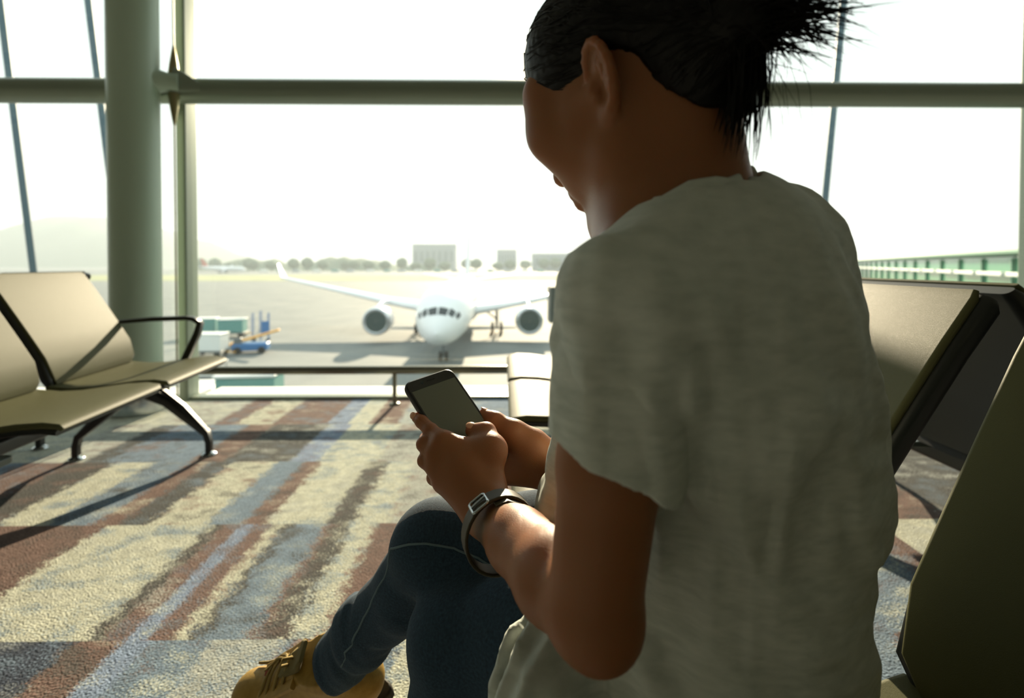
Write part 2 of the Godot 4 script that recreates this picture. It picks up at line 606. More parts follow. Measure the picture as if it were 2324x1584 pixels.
func setting() -> void:
	# floor with its carpet
	var m := MB.new()
	for q in [[-8.0, -3.62], [8.0, -3.62], [8.0, 9.0], [-8.0, 9.0]]:
		m.v.append(Vector3(q[0], 0, q[1]))
		m.n.append(Vector3.UP)
		m.uv.append(Vector2((q[0] + 3.2) / 4.5, (q[1] + 3.6) / 3.0))
	m.ix.append_array([0, 1, 2, 0, 2, 3])
	var cm: StandardMaterial3D = mat("carpet", Color.WHITE, 0.95)
	cm.albedo_texture = carpet_texture()
	cm.albedo_color = col(238, 238, 238)
	var nt := noise_tex(31, 0.33, 2048, [], 2)
	nt.height = 1365
	nt.as_normal_map = true
	nt.bump_strength = 8.0
	cm.normal_enabled = true
	cm.normal_texture = nt
	cm.normal_scale = 0.2
	cm.metallic_specular = 0.3
	var fl := struct("floor", m, cm)
	tag(fl, "patterned carpet of cream, blue, rust and charcoal strips")
	m = MB.new()
	m.box(Vector3(0, -0.17, 2.69), Vector3(16, 0.32, 12.62))
	struct("floor_slab", m, M.wall_paint)
	# ceiling, side and back walls
	m = MB.new()
	m.box(Vector3(0, 3.35, 2.69), Vector3(16.4, 0.3, 13.0))
	var ce := struct("ceiling", m, M.ceiling_paint)
	for k in 14:
		m = MB.new()
		m.box(Vector3(0, 3.17, -2.9 + k * 0.85), Vector3(15.9, 0.08, 0.16))
		obj("slat", m, M.dark_slat, ce)
	m = MB.new()
	m.box(Vector3(-8.1, 1.5, 2.69), Vector3(0.2, 3.6, 13.0))
	struct("wall_left", m, M.wall_paint)
	m = MB.new()
	m.box(Vector3(8.1, 1.5, 2.69), Vector3(0.2, 3.6, 13.0))
	struct("wall_right", m, M.wall_paint)
	m = MB.new()
	m.box(Vector3(0, 1.5, 9.1), Vector3(16.4, 3.6, 0.2))
	struct("wall_back", m, M.wall_paint)
	# window wall
	var win := thing("window_1", "", "")
	tag(win, "", "", "", "structure")
	var xs := [-7.77, -4.94, -2.11, 0.72, 3.62, 6.45]
	for x in xs:
		m = MB.new()
		m.sweep([Vector3(x, -0.02, WZ), Vector3(x, 3.19, WZ)], MB.rrect(0.062, 0.14, 0.012), Vector3.RIGHT)
		obj("mullion", m, M.frame_metal, win)
	var tr := []
	for i in 20:
		var a := TAU * i / 20
		tr.append(Vector2(cos(a) * 0.078 * (1.0 if cos(a) > 0 else 1.0), sin(a) * 0.09))
	m = MB.new()
	m.sweep([Vector3(-8, 2.018, WZ + 0.10), Vector3(8, 2.018, WZ + 0.10)], tr, Vector3.UP)
	obj("transom", m, M.frame_metal, win)
	m = MB.new()
	m.box(Vector3(0, 3.08, WZ), Vector3(16, 0.22, 0.14))
	obj("transom", m, M.frame_metal, win)
	m = MB.new()
	m.box(Vector3(0, 0.004, WZ), Vector3(16, 0.03, 0.09))
	obj("sill", m, M.frame_metal, win)
	for i in 5:
		for r in [[0.02, 2.0], [2.0, 3.0]]:
			m = MB.new()
			m.quad_out(Vector3(xs[i], r[0], WZ), Vector3(xs[i + 1], r[0], WZ), Vector3(xs[i + 1], r[1], WZ), Vector3(xs[i], r[1], WZ), Vector3(0, 0, -10))
			obj("pane", m, M.glass, win)
	# ledge outside the glass
	for i in 5:
		m = MB.new()
		m.box(Vector3((xs[i] + xs[i + 1]) / 2.0, -0.03, WZ - 0.19), Vector3(2.76, 0.06, 0.30))
		tag(obj("trim_%d" % (i + 1), m, M.ledge), "white metal ledge outside the foot of the glass", "", "", "structure")
	# round column with its collar and arm
	var cx := -2.249
	var cz := -3.27
	var co := thing("round_column", "thick round pale grey column standing before the glass wall", "column", Vector3(cx, 0, cz))
	m = MB.new()
	m.lathe(Vector3.ZERO, Vector3.UP, [Vector2(0.137, 0.0), Vector2(0.137, 2.4), Vector2(0.137, 3.19)], 48)
	obj("shaft", m, M.column_paint, co)
	m = MB.new()
	m.lathe(Vector3.ZERO, Vector3.UP, [Vector2(0.15, 0.0), Vector2(0.152, 0.005), Vector2(0.152, 0.1), Vector2(0.14, 0.112)], 48)
	obj("base_ring", m, M.steel, co)
	m = MB.new()
	var d := Vector3(1, 0, -0.35).normalized()
	m.sweep([d * 0.11 + Vector3(0, 2.03, 0), d * 0.19 + Vector3(0, 2.03, 0), d * 0.24 + Vector3(0, 2.03, 0)], MB.ring(0.055, 0.055, 16), Vector3.UP, [1.4, 1.0, 1.0])
	obj("collar", m, M.column_paint, win).position = co.position
	m = MB.new()
	m.sweep([d * 0.20 + Vector3(0, 2.045, 0.0), d * 0.26 + Vector3(0, 2.035, 0), d * 0.34 + Vector3(0, 2.02, 0), d * 0.42 + Vector3(0, 2.02, -0.02)], MB.ring(0.085, 0.03, 16), Vector3.UP, [1.0, 0.75, 0.35, 0.4])
	obj("bracket", m, M.frame_metal, win).position = co.position
	# tension rod beside the mullion
	var ro := thing("tension_rod", "thin vertical metal rod with spindle fittings beside the mullion", "rod", Vector3(-2.061, 0, -3.36))
	m = MB.new()
	m.tube([Vector3(0, 0.0, 0), Vector3(0, 3.1, 0)], 0.0055, 8)
	obj("rod", m, M.rod_metal, ro)
	for s in [1.0, -1.0]:
		m = MB.new()
		m.lathe(Vector3(0, 2.018, 0), Vector3(0, s, 0), [Vector2(0.035, 0.05), Vector2(0.030, 0.09), Vector2(0.024, 0.14), Vector2(0.013, 0.21), Vector2(0.006, 0.25)], 14)
		obj("spindle", m, M.rod_metal, ro)
	# low guard rail along the glass
	var ra := thing("guard_rail", "low metal tube rail running along the foot of the glass", "rail", Vector3(0, 0, -3.40))
	m = MB.new()
	m.sweep([Vector3(-7.9, 0.222, 0), Vector3(7.9, 0.222, 0)], MB.rrect(0.052, 0.05, 0.02, 4), Vector3.UP)
	obj("tube", m, M.rail_metal, ra)
	for x in [-6.38, -4.97, -3.56, -2.15, -0.70, 0.72, 2.13, 3.55, 4.96]:
		m = MB.new()
		m.box(Vector3(x, 0.1, 0), Vector3(0.026, 0.2, 0.026))
		obj("post", m, M.rail_metal, ra)
		m = MB.new()
		m.lathe(Vector3(x, 0, 0), Vector3.UP, [Vector2(0.035, 0), Vector2(0.035, 0.008), Vector2(0.02, 0.012)], 14)
		obj("foot", m, M.rail_metal, ra)

# ------------------------------------------------------------------ benches
# local axes: x from the front edge to the back, z along the row
func bench(o: Node3D, seats: Array, tables: Array, arms: Array, legs: Array) -> void:
	var m: MB
	for s in seats:
		var mid: float = (s[0] + s[1]) / 2.0
		var w: float = absf(s[1] - s[0])
		var pan := []
		for q in [[0.0, 0.418], [0.008, 0.428], [0.05, 0.434], [0.12, 0.431], [0.2, 0.42], [0.28, 0.41], [0.36, 0.408], [0.43, 0.415], [0.445, 0.42]]:
			pan.append(Vector3(q[0], q[1], mid))
		m = MB.new()
		m.sweep(pan, MB.rrect(w, 0.02, 0.009, 4), Vector3.BACK, [Vector2(0.97, 0.5), Vector2(0.99, 0.9), 1, 1, 1, 1, 1, 1, Vector2(0.99, 0.8)])
		var pad := obj("seat", m, M.seat_leather, o)
		m = MB.new()
		var under := []
		for p in pan.slice(1):
			under.append(p + Vector3(0.004, -0.017, 0))
		m.sweep(under, MB.rrect(w * 0.992, 0.018, 0.008, 3), Vector3.BACK)
		obj("seat_shell", m, M.shell_black, o)
		var back := []
		for q in [[0.430, 0.428], [0.430, 0.46], [0.452, 0.53], [0.50, 0.61], [0.556, 0.70], [0.61, 0.785], [0.655, 0.85], [0.662, 0.862]]:
			back.append(Vector3(q[0], q[1], mid))
		m = MB.new()
		m.sweep(back, MB.rrect(w * 0.975, 0.013, 0.006, 4), Vector3.BACK, [Vector2(0.9, 0.5), Vector2(0.97, 0.9), 1, 1, 1, 1, Vector2(0.995, 1), Vector2(0.97, 0.6)])
		obj("backrest", m, M.seat_leather, o)
		m = MB.new()
		var rear := []
		for p in back:
			rear.append(p + Vector3(0.018, -0.012, 0))
		m.sweep(rear, MB.rrect(w * 1.005, 0.036, 0.014, 4), Vector3.BACK, [Vector2(0.93, 0.6), 1, 1, 1, 1, 1, 1, Vector2(0.97, 0.7)])
		var shell := obj("back_shell", m, M.shell_black, o)
		for z in [-0.32, 0.32]:
			m = MB.new()
			m.ball(Vector3(0.628, 0.76, mid + z * w), Vector3(0.008, 0.008, 0.008), Basis(), 8)
			obj("screw_cap", m, M.frame_black, shell)
		m = MB.new()
		m.box(Vector3(0.40, 0.375, mid), Vector3(0.09, 0.05, 0.10), Basis(Vector3.BACK, 0.3), 0.01)
		obj("bracket", m, M.frame_black, o)
	for s in tables:
		m = MB.new()
		var mid: float = (s[0] + s[1]) / 2.0
		m.plate(Vector3(0.30, 0.362, mid), Vector3.RIGHT, Vector3.BACK, MB.rrect(0.44, absf(s[1] - s[0]), 0.02), 0.018, 0.003)
		var tb := obj("table", m, M.table_top, o)
		for q in [[-0.12, -0.08], [-0.12, 0.08], [0.12, -0.08], [0.12, 0.08]]:
			m = MB.new()
			m.lathe(Vector3(0.30 + q[0], 0.371, mid + q[1]), Vector3.UP, [Vector2(0.011, 0), Vector2(0.011, 0.0015), Vector2(0.008, 0.0025)], 12)
			obj("rivet", m, M.steel, tb)
	var lo := 99.0
	var hi := -99.0
	for s in seats + tables:
		lo = minf(lo, minf(s[0], s[1]))
		hi = maxf(hi, maxf(s[0], s[1]))
	m = MB.new()
	m.sweep([Vector3(0.30, 0.33, lo + 0.02), Vector3(0.30, 0.33, hi - 0.02)], MB.rrect(0.05, 0.08, 0.012), Vector3.UP)
	obj("beam", m, M.frame_black, o)
	for z in arms:
		m = MB.new()
		m.sweep([Vector3(0.53, 0.615, z), Vector3(0.36, 0.628, z), Vector3(0.20, 0.632, z), Vector3(0.165, 0.627, z), Vector3(0.135, 0.605, z), Vector3(0.15, 0.55, z), Vector3(0.20, 0.44, z), Vector3(0.225, 0.38, z), Vector3(0.28, 0.35, z)], MB.rrect(0.045, 0.022, 0.008), Vector3.BACK, [Vector2(0.8, 0.8), 1, 1, 1, Vector2(1, 1.2), Vector2(1, 1.3), Vector2(1, 1.5), Vector2(1, 1.7), Vector2(1, 1.5)])
		obj("armrest", m, M.frame_black, o)
	for z in legs:
		m = MB.new()
		for q in [[0.02, 0.0], [0.60, 1.0]]:
			# two bars to each foot, open between them
			var fx: float = q[0]
			m.sweep([Vector3(0.30, 0.31, z), Vector3(lerpf(0.30, fx, 0.35), 0.26, z), Vector3(lerpf(0.30, fx, 0.96), 0.105, z), Vector3(fx, 0.06, z), Vector3(fx, 0.012, z)], MB.rrect(0.05, 0.03, 0.008), Vector3.BACK, [Vector2(1.3, 1.8), Vector2(1.1, 1.4), Vector2(0.8, 1), Vector2(0.7, 0.9), Vector2(0.7, 0.9)])
			m.sweep([Vector3(lerpf(0.30, fx, 0.12), 0.35, z), Vector3(lerpf(0.30, fx, 0.6), 0.235, z), Vector3(lerpf(0.30, fx, 0.98), 0.108, z)], MB.rrect(0.034, 0.016, 0.006), Vector3.BACK)
		var lg := obj("leg", m, M.frame_black, o)
		for fx in [0.02, 0.60]:
			m = MB.new()
			m.lathe(Vector3(fx, 0, z), Vector3.UP, [Vector2(0.032, 0), Vector2(0.034, 0.004), Vector2(0.03, 0.010), Vector2(0.014, 0.018)], 16)
			obj("glide", m, M.steel, lg)

func benches() -> void:
	var o := thing("airport_bench", "row of olive leather seats with black frame at the left by the column", "bench", Vector3(-1.139, 0, 0), PI + deg_to_rad(5.3), "airport benches")
	bench(o, [[1.545, 2.085], [2.12, 2.68]], [[1.12, 1.50]], [2.70], [1.30, 2.52])
	o = thing("airport_bench", "row of olive leather seats the person in the grey shirt sits on", "bench", Vector3(0.02, 0, 0), 0.0, "airport benches")
	bench(o, [[-0.735, -1.20], [-1.585, -2.10], [-2.145, -2.72]], [[-1.24, -1.54]], [], [-0.95, -1.56, -2.5])
	o = thing("airport_bench", "dark seat in the near right corner next to the person", "bench", Vector3(0.178, 0, 0.086), deg_to_rad(14.0), "airport benches")
	bench(o, [[-0.06, -0.60], [0.54, -0.02]], [], [], [-0.3, 0.3])
	# rows standing back to back with them
	o = thing("airport_bench", "bench with dark seat backs standing behind the person's row", "bench", Vector3(1.64, 0, -0.02), PI, "airport benches")
	bench(o, [[0.36, 0.92], [0.955, 1.49], [1.90, 2.45]], [[1.53, 1.86]], [], [0.9, 2.2])
	o = thing("airport_bench", "bench with dark seat backs behind the left row of seats", "bench", Vector3(-2.64, 0, -0.16), deg_to_rad(5.3), "airport benches")
	bench(o, [[-1.5, -2.05], [-2.1, -2.65]], [], [-2.7], [-1.8, -2.4])

# ------------------------------------------------------------------ the person
var HO := Vector3(0.1305, 1.0660, -0.4951)
var HF := Vector3(-0.6464, -0.3649, -0.6701)
var HU := Vector3(-0.3096, 0.9281, -0.2068)
var HL := Vector3(-0.6974, -0.0738, 0.7129)

func hp(f: float, u: float, l: float) -> Vector3:
	return HO + HF * f + HU * u + HL * l

func person() -> void:
	var pr := thing("person", "person in a grey t-shirt and jeans sitting cross-legged and looking at a phone", "person", Vector3.ZERO)
	var hb := Basis(HF, HU, HL)
	# --- skin: head and neck, torso and arms, hands, one mesh
	var mb := MB.new()
	var c7 := Vector3(0.185, 0.955, -0.435)
	var fw := Vector3(-0.69, 0, -0.72)
	# head
	var F := Fld.new(Vector3(-0.06, 0.80, -0.70), Vector3(0.32, 1.24, -0.34), 0.0034)
	F.ell(hp(-0.005, 0.045, 0), hb, Vector3(0.093, 0.085, 0.071), 0.01)
	F.ell(hp(0.035, 0.03, 0), hb, Vector3(0.062, 0.075, 0.064), 0.02)
	F.ell(hp(0.045, -0.03, 0), hb, Vector3(0.05, 0.07, 0.055), 0.03)
	for s in [-1.0, 1.0]:
		F.cap(hp(0.008, -0.035, s * 0.055), hp(0.018, -0.072, s * 0.047), 0.014, 0.013, 0.03)
		F.cap(hp(0.018, -0.072, s * 0.047), hp(0.076, -0.103, s * 0.014), 0.014, 0.013, 0.03)
		F.cap(hp(0.052, -0.022, s * 0.044), hp(0.075, -0.045, s * 0.026), 0.020, 0.018, 0.03)
		F.cap(hp(0.01, -0.012, s * 0.062), hp(0.06, -0.012, s * 0.046), 0.010, 0.013, 0.02)
		F.cap(hp(0.076, 0.032, s * 0.044), hp(0.082, -0.008, s * 0.047), 0.022, 0.022, 0.02)
		F.cap(hp(0.080, -0.008, s * 0.045), hp(0.070, -0.030, s * 0.037), 0.021, 0.017, 0.02)
		F.cap(hp(0.070, -0.030, s * 0.037), hp(0.030, -0.060, s * 0.046), 0.017, 0.016, 0.03)
		F.ell(hp(0.104, 0.004, s * 0.030), hb, Vector3(0.012, 0.009, 0.013), 0.012, true)
		F.ell(hp(0.086, 0.002, s * 0.031), hb, Vector3(0.0125, 0.0105, 0.0125), 0.004)
		F.cap(hp(0.094, 0.021, s * 0.014), hp(0.086, 0.024, s * 0.042), 0.009, 0.008, 0.016)
		F.cap(hp(0.098, -0.038, s * 0.011), hp(0.104, -0.036, s * 0.010), 0.007, 0.007, 0.008)
	F.cap(hp(0.084, -0.104, 0), hp(0.080, -0.092, 0), 0.017, 0.016, 0.03)
	F.cap(hp(0.092, 0.012, 0), hp(0.112, -0.026, 0), 0.009, 0.010, 0.012)
	F.cap(hp(0.112, -0.028, 0), hp(0.118, -0.032, 0), 0.0115, 0.0105, 0.010)
	F.cap(hp(0.084, -0.055, 0.014), hp(0.084, -0.055, -0.014), 0.016, 0.016, 0.02)
	F.cap(hp(0.103, -0.060, 0.014), hp(0.103, -0.060, -0.014), 0.0065, 0.0065, 0.006)
	F.cap(hp(0.099, -0.072, 0.012), hp(0.099, -0.072, -0.012), 0.008, 0.008, 0.006)
	F.cap(hp(0.111, -0.066, 0.018), hp(0.111, -0.066, -0.018), 0.0022, 0.0022, 0.004, Vector3.ZERO, 1.0, true)
	# neck
	F.cap(hp(-0.012, -0.03, 0), c7 + Vector3(-0.038, -0.03, -0.042), 0.050, 0.056, 0.03)
	F.cap(hp(-0.040, -0.02, 0.0), c7 + Vector3(-0.012, -0.010, -0.016), 0.034, 0.039, 0.03)
	F.cap(c7 + Vector3(-0.03, -0.03, -0.04), c7 + Vector3(-0.10, -0.085, 0.055), 0.05, 0.045, 0.04)
	F.cap(c7 + Vector3(-0.03, -0.03, -0.04), c7 + Vector3(0.075, -0.07, -0.10), 0.05, 0.045, 0.04)
	# ears
	for sd in [1.0, -1.0]:
		var ear := hp(-0.002, -0.008, sd * 0.073)
		var eb := hb * Basis(Vector3.UP, sd * 0.45) * Basis(Vector3.BACK, 0.12)
		eb.z *= sd
		F.ell(ear, eb, Vector3(0.0185, 0.0325, 0.0045), 0.006)
		for i in 10:
			var a := deg_to_rad(-85.0 + 250.0 * i / 10.0)
			var b := deg_to_rad(-85.0 + 250.0 * (i + 1) / 10.0)
			var pa := ear + eb * Vector3(-0.001 - 0.0165 * sin(a + PI / 2), 0.003 - 0.0285 * cos(a + PI / 2), 0.004)
			var pb := ear + eb * Vector3(-0.001 - 0.0165 * sin(b + PI / 2), 0.003 - 0.0285 * cos(b + PI / 2), 0.004)
			F.cap(pa, pb, 0.0040, 0.0040, 0.003)
		F.ell(ear + eb * Vector3(0.002, -0.006, 0.006), eb, Vector3(0.009, 0.013, 0.006), 0.004, true)
		F.cap(ear + eb * Vector3(-0.006, 0.012, 0.004), ear + eb * Vector3(-0.010, -0.012, 0.004), 0.0035, 0.0035, 0.005)
		F.ell(ear + eb * Vector3(0.006, -0.029, 0.001), eb, Vector3(0.008, 0.009, 0.005), 0.006)
		F.cap(ear + eb * Vector3(0.013, -0.002, 0.0), ear + eb * Vector3(0.010, -0.010, 0.004), 0.004, 0.0035, 0.005)
	F.mesh(mb)
	# torso (under the shirt) and arms
	var lsh := Vector3(0.0883, 0.8702, -0.3752)
	var lel := Vector3(0.0683, 0.6387, -0.3945)
	var lwr := Vector3(-0.0174, 0.6175, -0.5955)
	var rsh := Vector3(0.295, 0.895, -0.545)
	var rel := Vector3(0.265, 0.645, -0.69)
	var rwr := Vector3(0.0710, 0.6271, -0.7093)
	F = Fld.new(Vector3(-0.10, 0.44, -0.80), Vector3(0.48, 1.0, -0.28), 0.0055)
	F.cap(Vector3(0.185, 0.84, -0.475), Vector3(0.24, 0.60, -0.575), 0.115, 0.11, 0.02, fw, 1.5)
	F.cap(Vector3(0.185, 0.80, -0.475), c7 + Vector3(-0.02, -0.06, -0.03), 0.07, 0.05, 0.04)
	F.cap(lsh, Vector3(0.15, 0.87, -0.45), 0.037, 0.06, 0.03)
	F.cap(rsh, Vector3(0.2, 0.87, -0.49), 0.037, 0.06, 0.03)
	F.chain([lsh, lsh.lerp(lel, 0.5), lel], [0.040, 0.0375, 0.0345], 0.012)
	F.chain([lel, lel.lerp(lwr, 0.25), lel.lerp(lwr, 0.62), lwr], [0.0335, 0.0375, 0.031, 0.0245], 0.012)
	F.cap(lel + Vector3(0.004, -0.012, 0.008), lel + Vector3(0.0, -0.016, 0.0), 0.024, 0.022, 0.02)
	F.chain([rsh, rsh.lerp(rel, 0.5), rel], [0.040, 0.0375, 0.0345], 0.012)
	F.chain([rel, rel.lerp(rwr, 0.3), rel.lerp(rwr, 0.75), rwr], [0.034, 0.036, 0.029, 0.0245], 0.012)
	F.mesh(mb)
	# hands
	F = Fld.new(Vector3(-0.155, 0.575, -0.80), Vector3(0.11, 0.745, -0.53), 0.0024)
	var nails := []
	left_hand(F, lel, lwr, nails)
	right_hand(F, rel, rwr, nails)
	F.mesh(mb)
	obj("body", mb, M.skin, pr)
	for sd in [-1.0, 1.0]:
		mb = MB.new()
		mb.sweep([hp(0.1035, 0.022, sd * 0.012), hp(0.103, 0.026, sd * 0.022), hp(0.100, 0.028, sd * 0.034), hp(0.094, 0.025, sd * 0.046)], MB.ring(0.004, 0.0022, 8), HU, [0.8, 1.0, 0.9, 0.3])
		obj("eyebrow", mb, M.hair, pr)
		mb = MB.new()
		mb.sweep([hp(0.098, -0.004, sd * 0.020), hp(0.102, -0.007, sd * 0.028), hp(0.099, -0.006, sd * 0.038), hp(0.093, -0.003, sd * 0.045)], MB.ring(0.0012, 0.0016, 6), HU, [0.5, 1.0, 1.0, 0.4])
		obj("eyelashes", mb, M.hair, pr)
	for q in nails:
		mb = MB.new()
		mb.ball(q[0], q[2], q[1], 10)
		obj("fingernail", mb, M.nail, pr)
	clothes(pr, c7, lsh, lel, rsh, rel)
	hair(pr)

func left_hand(F: Fld, el: Vector3, wr: Vector3, nails: Array) -> void:
	var fl := (wr - el).normalized()
	F.cap(el.lerp(wr, 0.7), wr, 0.0295, 0.0245, 0.01, Vector3(0.2, 0.1, 0.97).normalized(), 1.12)
	var mi := Vector3(-0.0739, 0.6819, -0.6456)
	var mm := Vector3(-0.0836, 0.6691, -0.6375)
	var mr := Vector3(-0.0818, 0.6538, -0.6312)
	var ml := Vector3(-0.0729, 0.6386, -0.6268)
	var palm := Vector3(-0.0426, 0.6546, -0.6286)
	# palm: metacarpals
	for q in [[mi, 0.0115], [mm, 0.0115], [mr, 0.0105], [ml, 0.0100]]:
		F.cap(wr.lerp(palm, 0.15), q[0], 0.020, q[1], 0.012)
	F.cap(palm, wr, 0.021, 0.0225, 0.02)
	# fingers: joints, curling round the back of the phone
	F.chain([mi, Vector3(-0.0917, 0.6896, -0.6660), Vector3(-0.1059, 0.6965, -0.6823), Vector3(-0.1138, 0.6988, -0.6925)], [0.0102, 0.0092, 0.0080, 0.0070], 0.004)
	F.chain([mm, Vector3(-0.0987, 0.6773, -0.6529), Vector3(-0.1017, 0.6723, -0.6879), Vector3(-0.0931, 0.6699, -0.7057)], [0.0100, 0.0092, 0.0082, 0.0072], 0.003)
	F.chain([mr, Vector3(-0.0966, 0.6597, -0.6455), Vector3(-0.0985, 0.6549, -0.6815), Vector3(-0.0880, 0.6562, -0.6974)], [0.0095, 0.0088, 0.0080, 0.0072], 0.003)
	F.chain([ml, Vector3(-0.0852, 0.6387, -0.6450), Vector3(-0.0858, 0.6372, -0.6710), Vector3(-0.0775, 0.6378, -0.6869)], [0.0092, 0.0084, 0.0076, 0.0068], 0.005)
	# thumb over the screen
	var t0 := Vector3(-0.0160, 0.6367, -0.6178)
	var t1 := Vector3(-0.0143, 0.6750, -0.6365)
	var t2 := Vector3(-0.0220, 0.6893, -0.6589)
	var t3 := Vector3(-0.0394, 0.6907, -0.6652)
	F.chain([wr, t0, t1, t2, t3], [0.021, 0.0175, 0.0135, 0.0112, 0.0088], 0.010)
	F.cap(t1, mi, 0.009, 0.008, 0.02)
	F.cap(palm, t1, 0.016, 0.010, 0.02)
	var up := Vector3(0.1, 0.85, 0.5).normalized()
	nails.append(nail_at(t3, (t3 - t2).normalized(), up, 0.0088))
	nails.append(nail_at(Vector3(-0.1144, 0.6993, -0.6925), Vector3(-0.6, 0.4, -0.7).normalized(), Vector3(-0.6, 0.5, 0.5).normalized(), 0.0072))

func nail_at(p: Vector3, along: Vector3, up: Vector3, r: float) -> Array:
	up = (up - along * up.dot(along)).normalized()
	return [p + up * (r * 0.86) + along * (r * 0.15), Basis(along, up, along.cross(up)), Vector3(r * 0.8, r * 0.22, r * 0.66)]

func right_hand(F: Fld, el: Vector3, wr: Vector3, nails: Array) -> void:
	F.cap(el.lerp(wr, 0.72), wr, 0.0295, 0.0245, 0.01)
	var mi := Vector3(0.0044, 0.6612, -0.7310)
	var mm := Vector3(-0.0042, 0.6452, -0.7238)
	var mr := Vector3(-0.0065, 0.6308, -0.7136)
	var ml := Vector3(-0.0029, 0.6168, -0.7033)
	for q in [[mi, 0.013], [mm, 0.0135], [mr, 0.013], [ml, 0.012]]:
		F.cap(wr, q[0], 0.022, q[1], 0.018)
	F.cap(wr, Vector3(0.0251, 0.6379, -0.7102), 0.023, 0.024, 0.02)
	# fingers behind the phone
	F.chain([mi, Vector3(-0.0241, 0.6673, -0.7615), Vector3(-0.0464, 0.6769, -0.7621), Vector3(-0.0615, 0.6798, -0.7524)], [0.0105, 0.0095, 0.0085, 0.0075], 0.005)
	F.chain([mm, Vector3(-0.0319, 0.6494, -0.7483), Vector3(-0.0549, 0.6594, -0.7469), Vector3(-0.0694, 0.6633, -0.7352)], [0.0105, 0.0098, 0.0088, 0.0078], 0.005)
	F.chain([mr, Vector3(-0.0311, 0.6318, -0.7310), Vector3(-0.0517, 0.6426, -0.7285), Vector3(-0.0649, 0.6485, -0.7189)], [0.0100, 0.0094, 0.0084, 0.0074], 0.005)
	F.chain([ml, Vector3(-0.0256, 0.6164, -0.7137), Vector3(-0.0420, 0.6271, -0.7081), Vector3(-0.0534, 0.6345, -0.7014)], [0.0092, 0.0084, 0.0076, 0.0068], 0.005)
	# thumb along the near edge
	var t1 := Vector3(0.0135, 0.6748, -0.6980)
	var t2 := Vector3(-0.0112, 0.6882, -0.7087)
	var t3 := Vector3(-0.0270, 0.6943, -0.7190)
	F.chain([wr, Vector3(0.0381, 0.6590, -0.6974), t1, t2, t3], [0.022, 0.0205, 0.0140, 0.0112, 0.0088], 0.012)
	F.cap(Vector3(0.0333, 0.6492, -0.6953), t1, 0.019, 0.012, 0.02)
	nails.append(nail_at(t3, (t3 - t2).normalized(), Vector3(-0.2, 0.9, -0.4), 0.0088))

